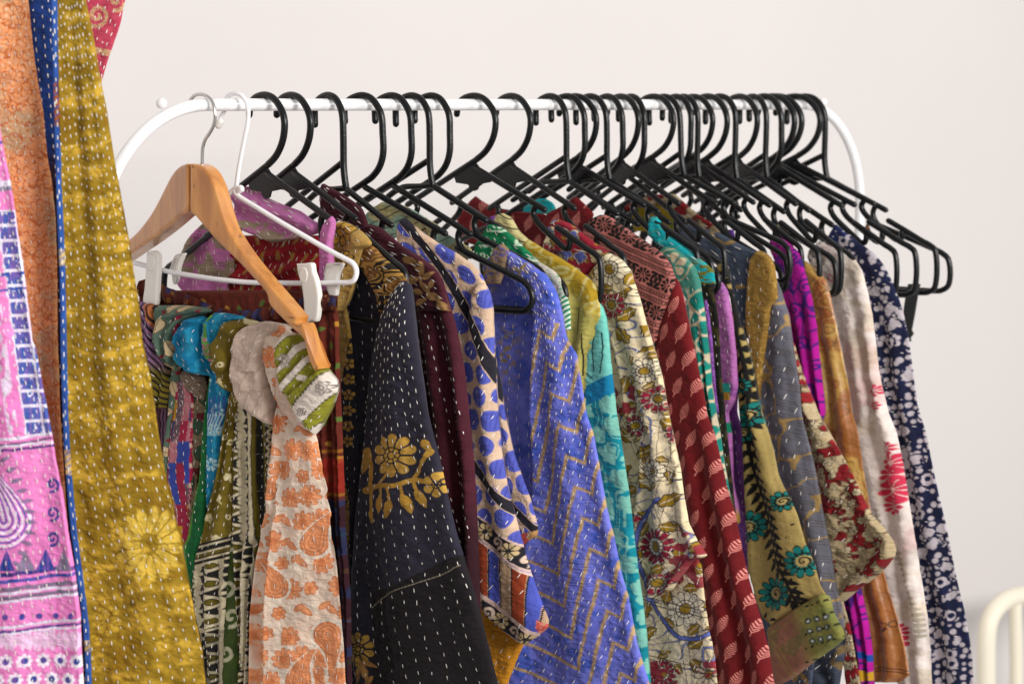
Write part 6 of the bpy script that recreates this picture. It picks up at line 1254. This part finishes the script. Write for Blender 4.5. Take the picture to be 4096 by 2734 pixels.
    cloth('sleeve', g, P, E('j', (640, 985), (660, 1060), (740, 1200), (800, 1400), (850, 1568), 'i', (1060, 0), (1100, 300), (1180, 800), (1240, 1200), (1280, 1568)), E('j', (665, 960), (700, 972), (772, 1030), (855, 1090), (912, 1160), (962, 1265), (1012, 1400), (1048, 1568), 'i', (1208, -180), (1262, 0), (1302, 200), (1342, 380), (1385, 560), (1432, 800), (1462, 950), (1492, 1060), (1530, 1250), (1550, 1400), (1560, 1568)), p_spots, T=.016, off=.002, rim=(30, 44), folds=((.004, 1.7, .1, .1, .8, .1),), wr=(.002, 60, 100), st=(60, 44, 13, 3.4, 80), run=True, seed=112)
build_garments()

def build_rest():
    P = Plane(rail_x(3200), 6); g = empty('belt', tuple(P.Q), 'black ribbon belt dangling from the empty hanger ends at the right', 'belt')
    o = mesh_obj('ribbon', *extrude(E('j', (1045, 1262), (1110, 1262), (1108, 1282), (1098, 1340), (1085, 1420), (1070, 1500), (1066, 1525), (1075, 1545), (1060, 1568), (1058, 1590), (1048, 1560), (1040, 1520), (1020, 1480), (1018, 1430), (1028, 1350)), P, .002, -.002, .0008), M_belt, g); recalc(o)
    # tags of stray cloth seen between the arms at the right
    for tip, lab, Lp, Rp, h1, h2 in ((3350, 'olive and sand cloth corner poking up behind the magenta blouse', E('j', (275, 925), (270, 970), (290, 1040)), E('j', (310, 925), (320, 1000), (315, 1040)), '7c6636', '4c5a36'),
                                 (3400, 'dark green cloth corner beside the sand coloured one', E('j', (340, 960), (325, 1000), (330, 1050)), E('j', (360, 960), (385, 1010), (392, 1050)), '2e4430', '6a6a40'),
                                 (3700, 'scrap of black cloth with orange embroidery among the hanger arms', E('j', (805, 925), (790, 960), (795, 985)), E('j', (820, 922), (832, 960), (828, 990)), '17120f', '7a4a1a'),
                                 (3330, 'small violet cloth corner behind the slate jacket', E('h', (650, 420), (630, 440), (650, 480)), E('h', (680, 420), (690, 450), (690, 480)), '55307c', '3a2060')):
        P = PT(tip); q = garment('blouse', P, lab, 'blouse', 'printed garments on the rail')
        cloth('collar', q, P, Lp, Rp, lambda X, Y, gx, f, a=h1, b=h2: mix(full(X, a), full(X, b), (fbm(X/14, Y/14, 3, 3) > .5)*1.), T=.006, off=-.004, rim=(12, 12), top=10, seed=int(tip))
    # cream metal tube frame against the wall
    wallpt = lambda x, y, Yp: (lambda r: CAM+r*((Yp-CAM[1])/r[1]))(ray(float(x), float(y)))
    g = empty('tube_radiator', tuple(wallpt(4010, 2734, .66)), 'blurred cream enamelled tube radiator standing at the lower right', 'radiator')
    def tb(name, pts, r): mesh_obj(name, *tube_geo([wallpt(x, y, .66) for x, y in curvepts(pts, 6)], r, 16), M_cream, g)
    tb("outer_tube", [(3945, 3300), (3945, 2900), (3945, 2680), (3946, 2560), (3958, 2480), (3990, 2425), (4030, 2395), (4070, 2382), (4140, 2372), (4300, 2370), (4500, 2372)], .0205)
    tb('inner_tube', [(4065, 3300), (4065, 2900), (4065, 2680), (4064, 2560), (4062, 2430), (4062, 2388)], .0145)
    tb('inner_tube', [(4150, 3300), (4150, 2900), (4150, 2600), (4150, 2400)], .0095)
build_rest()
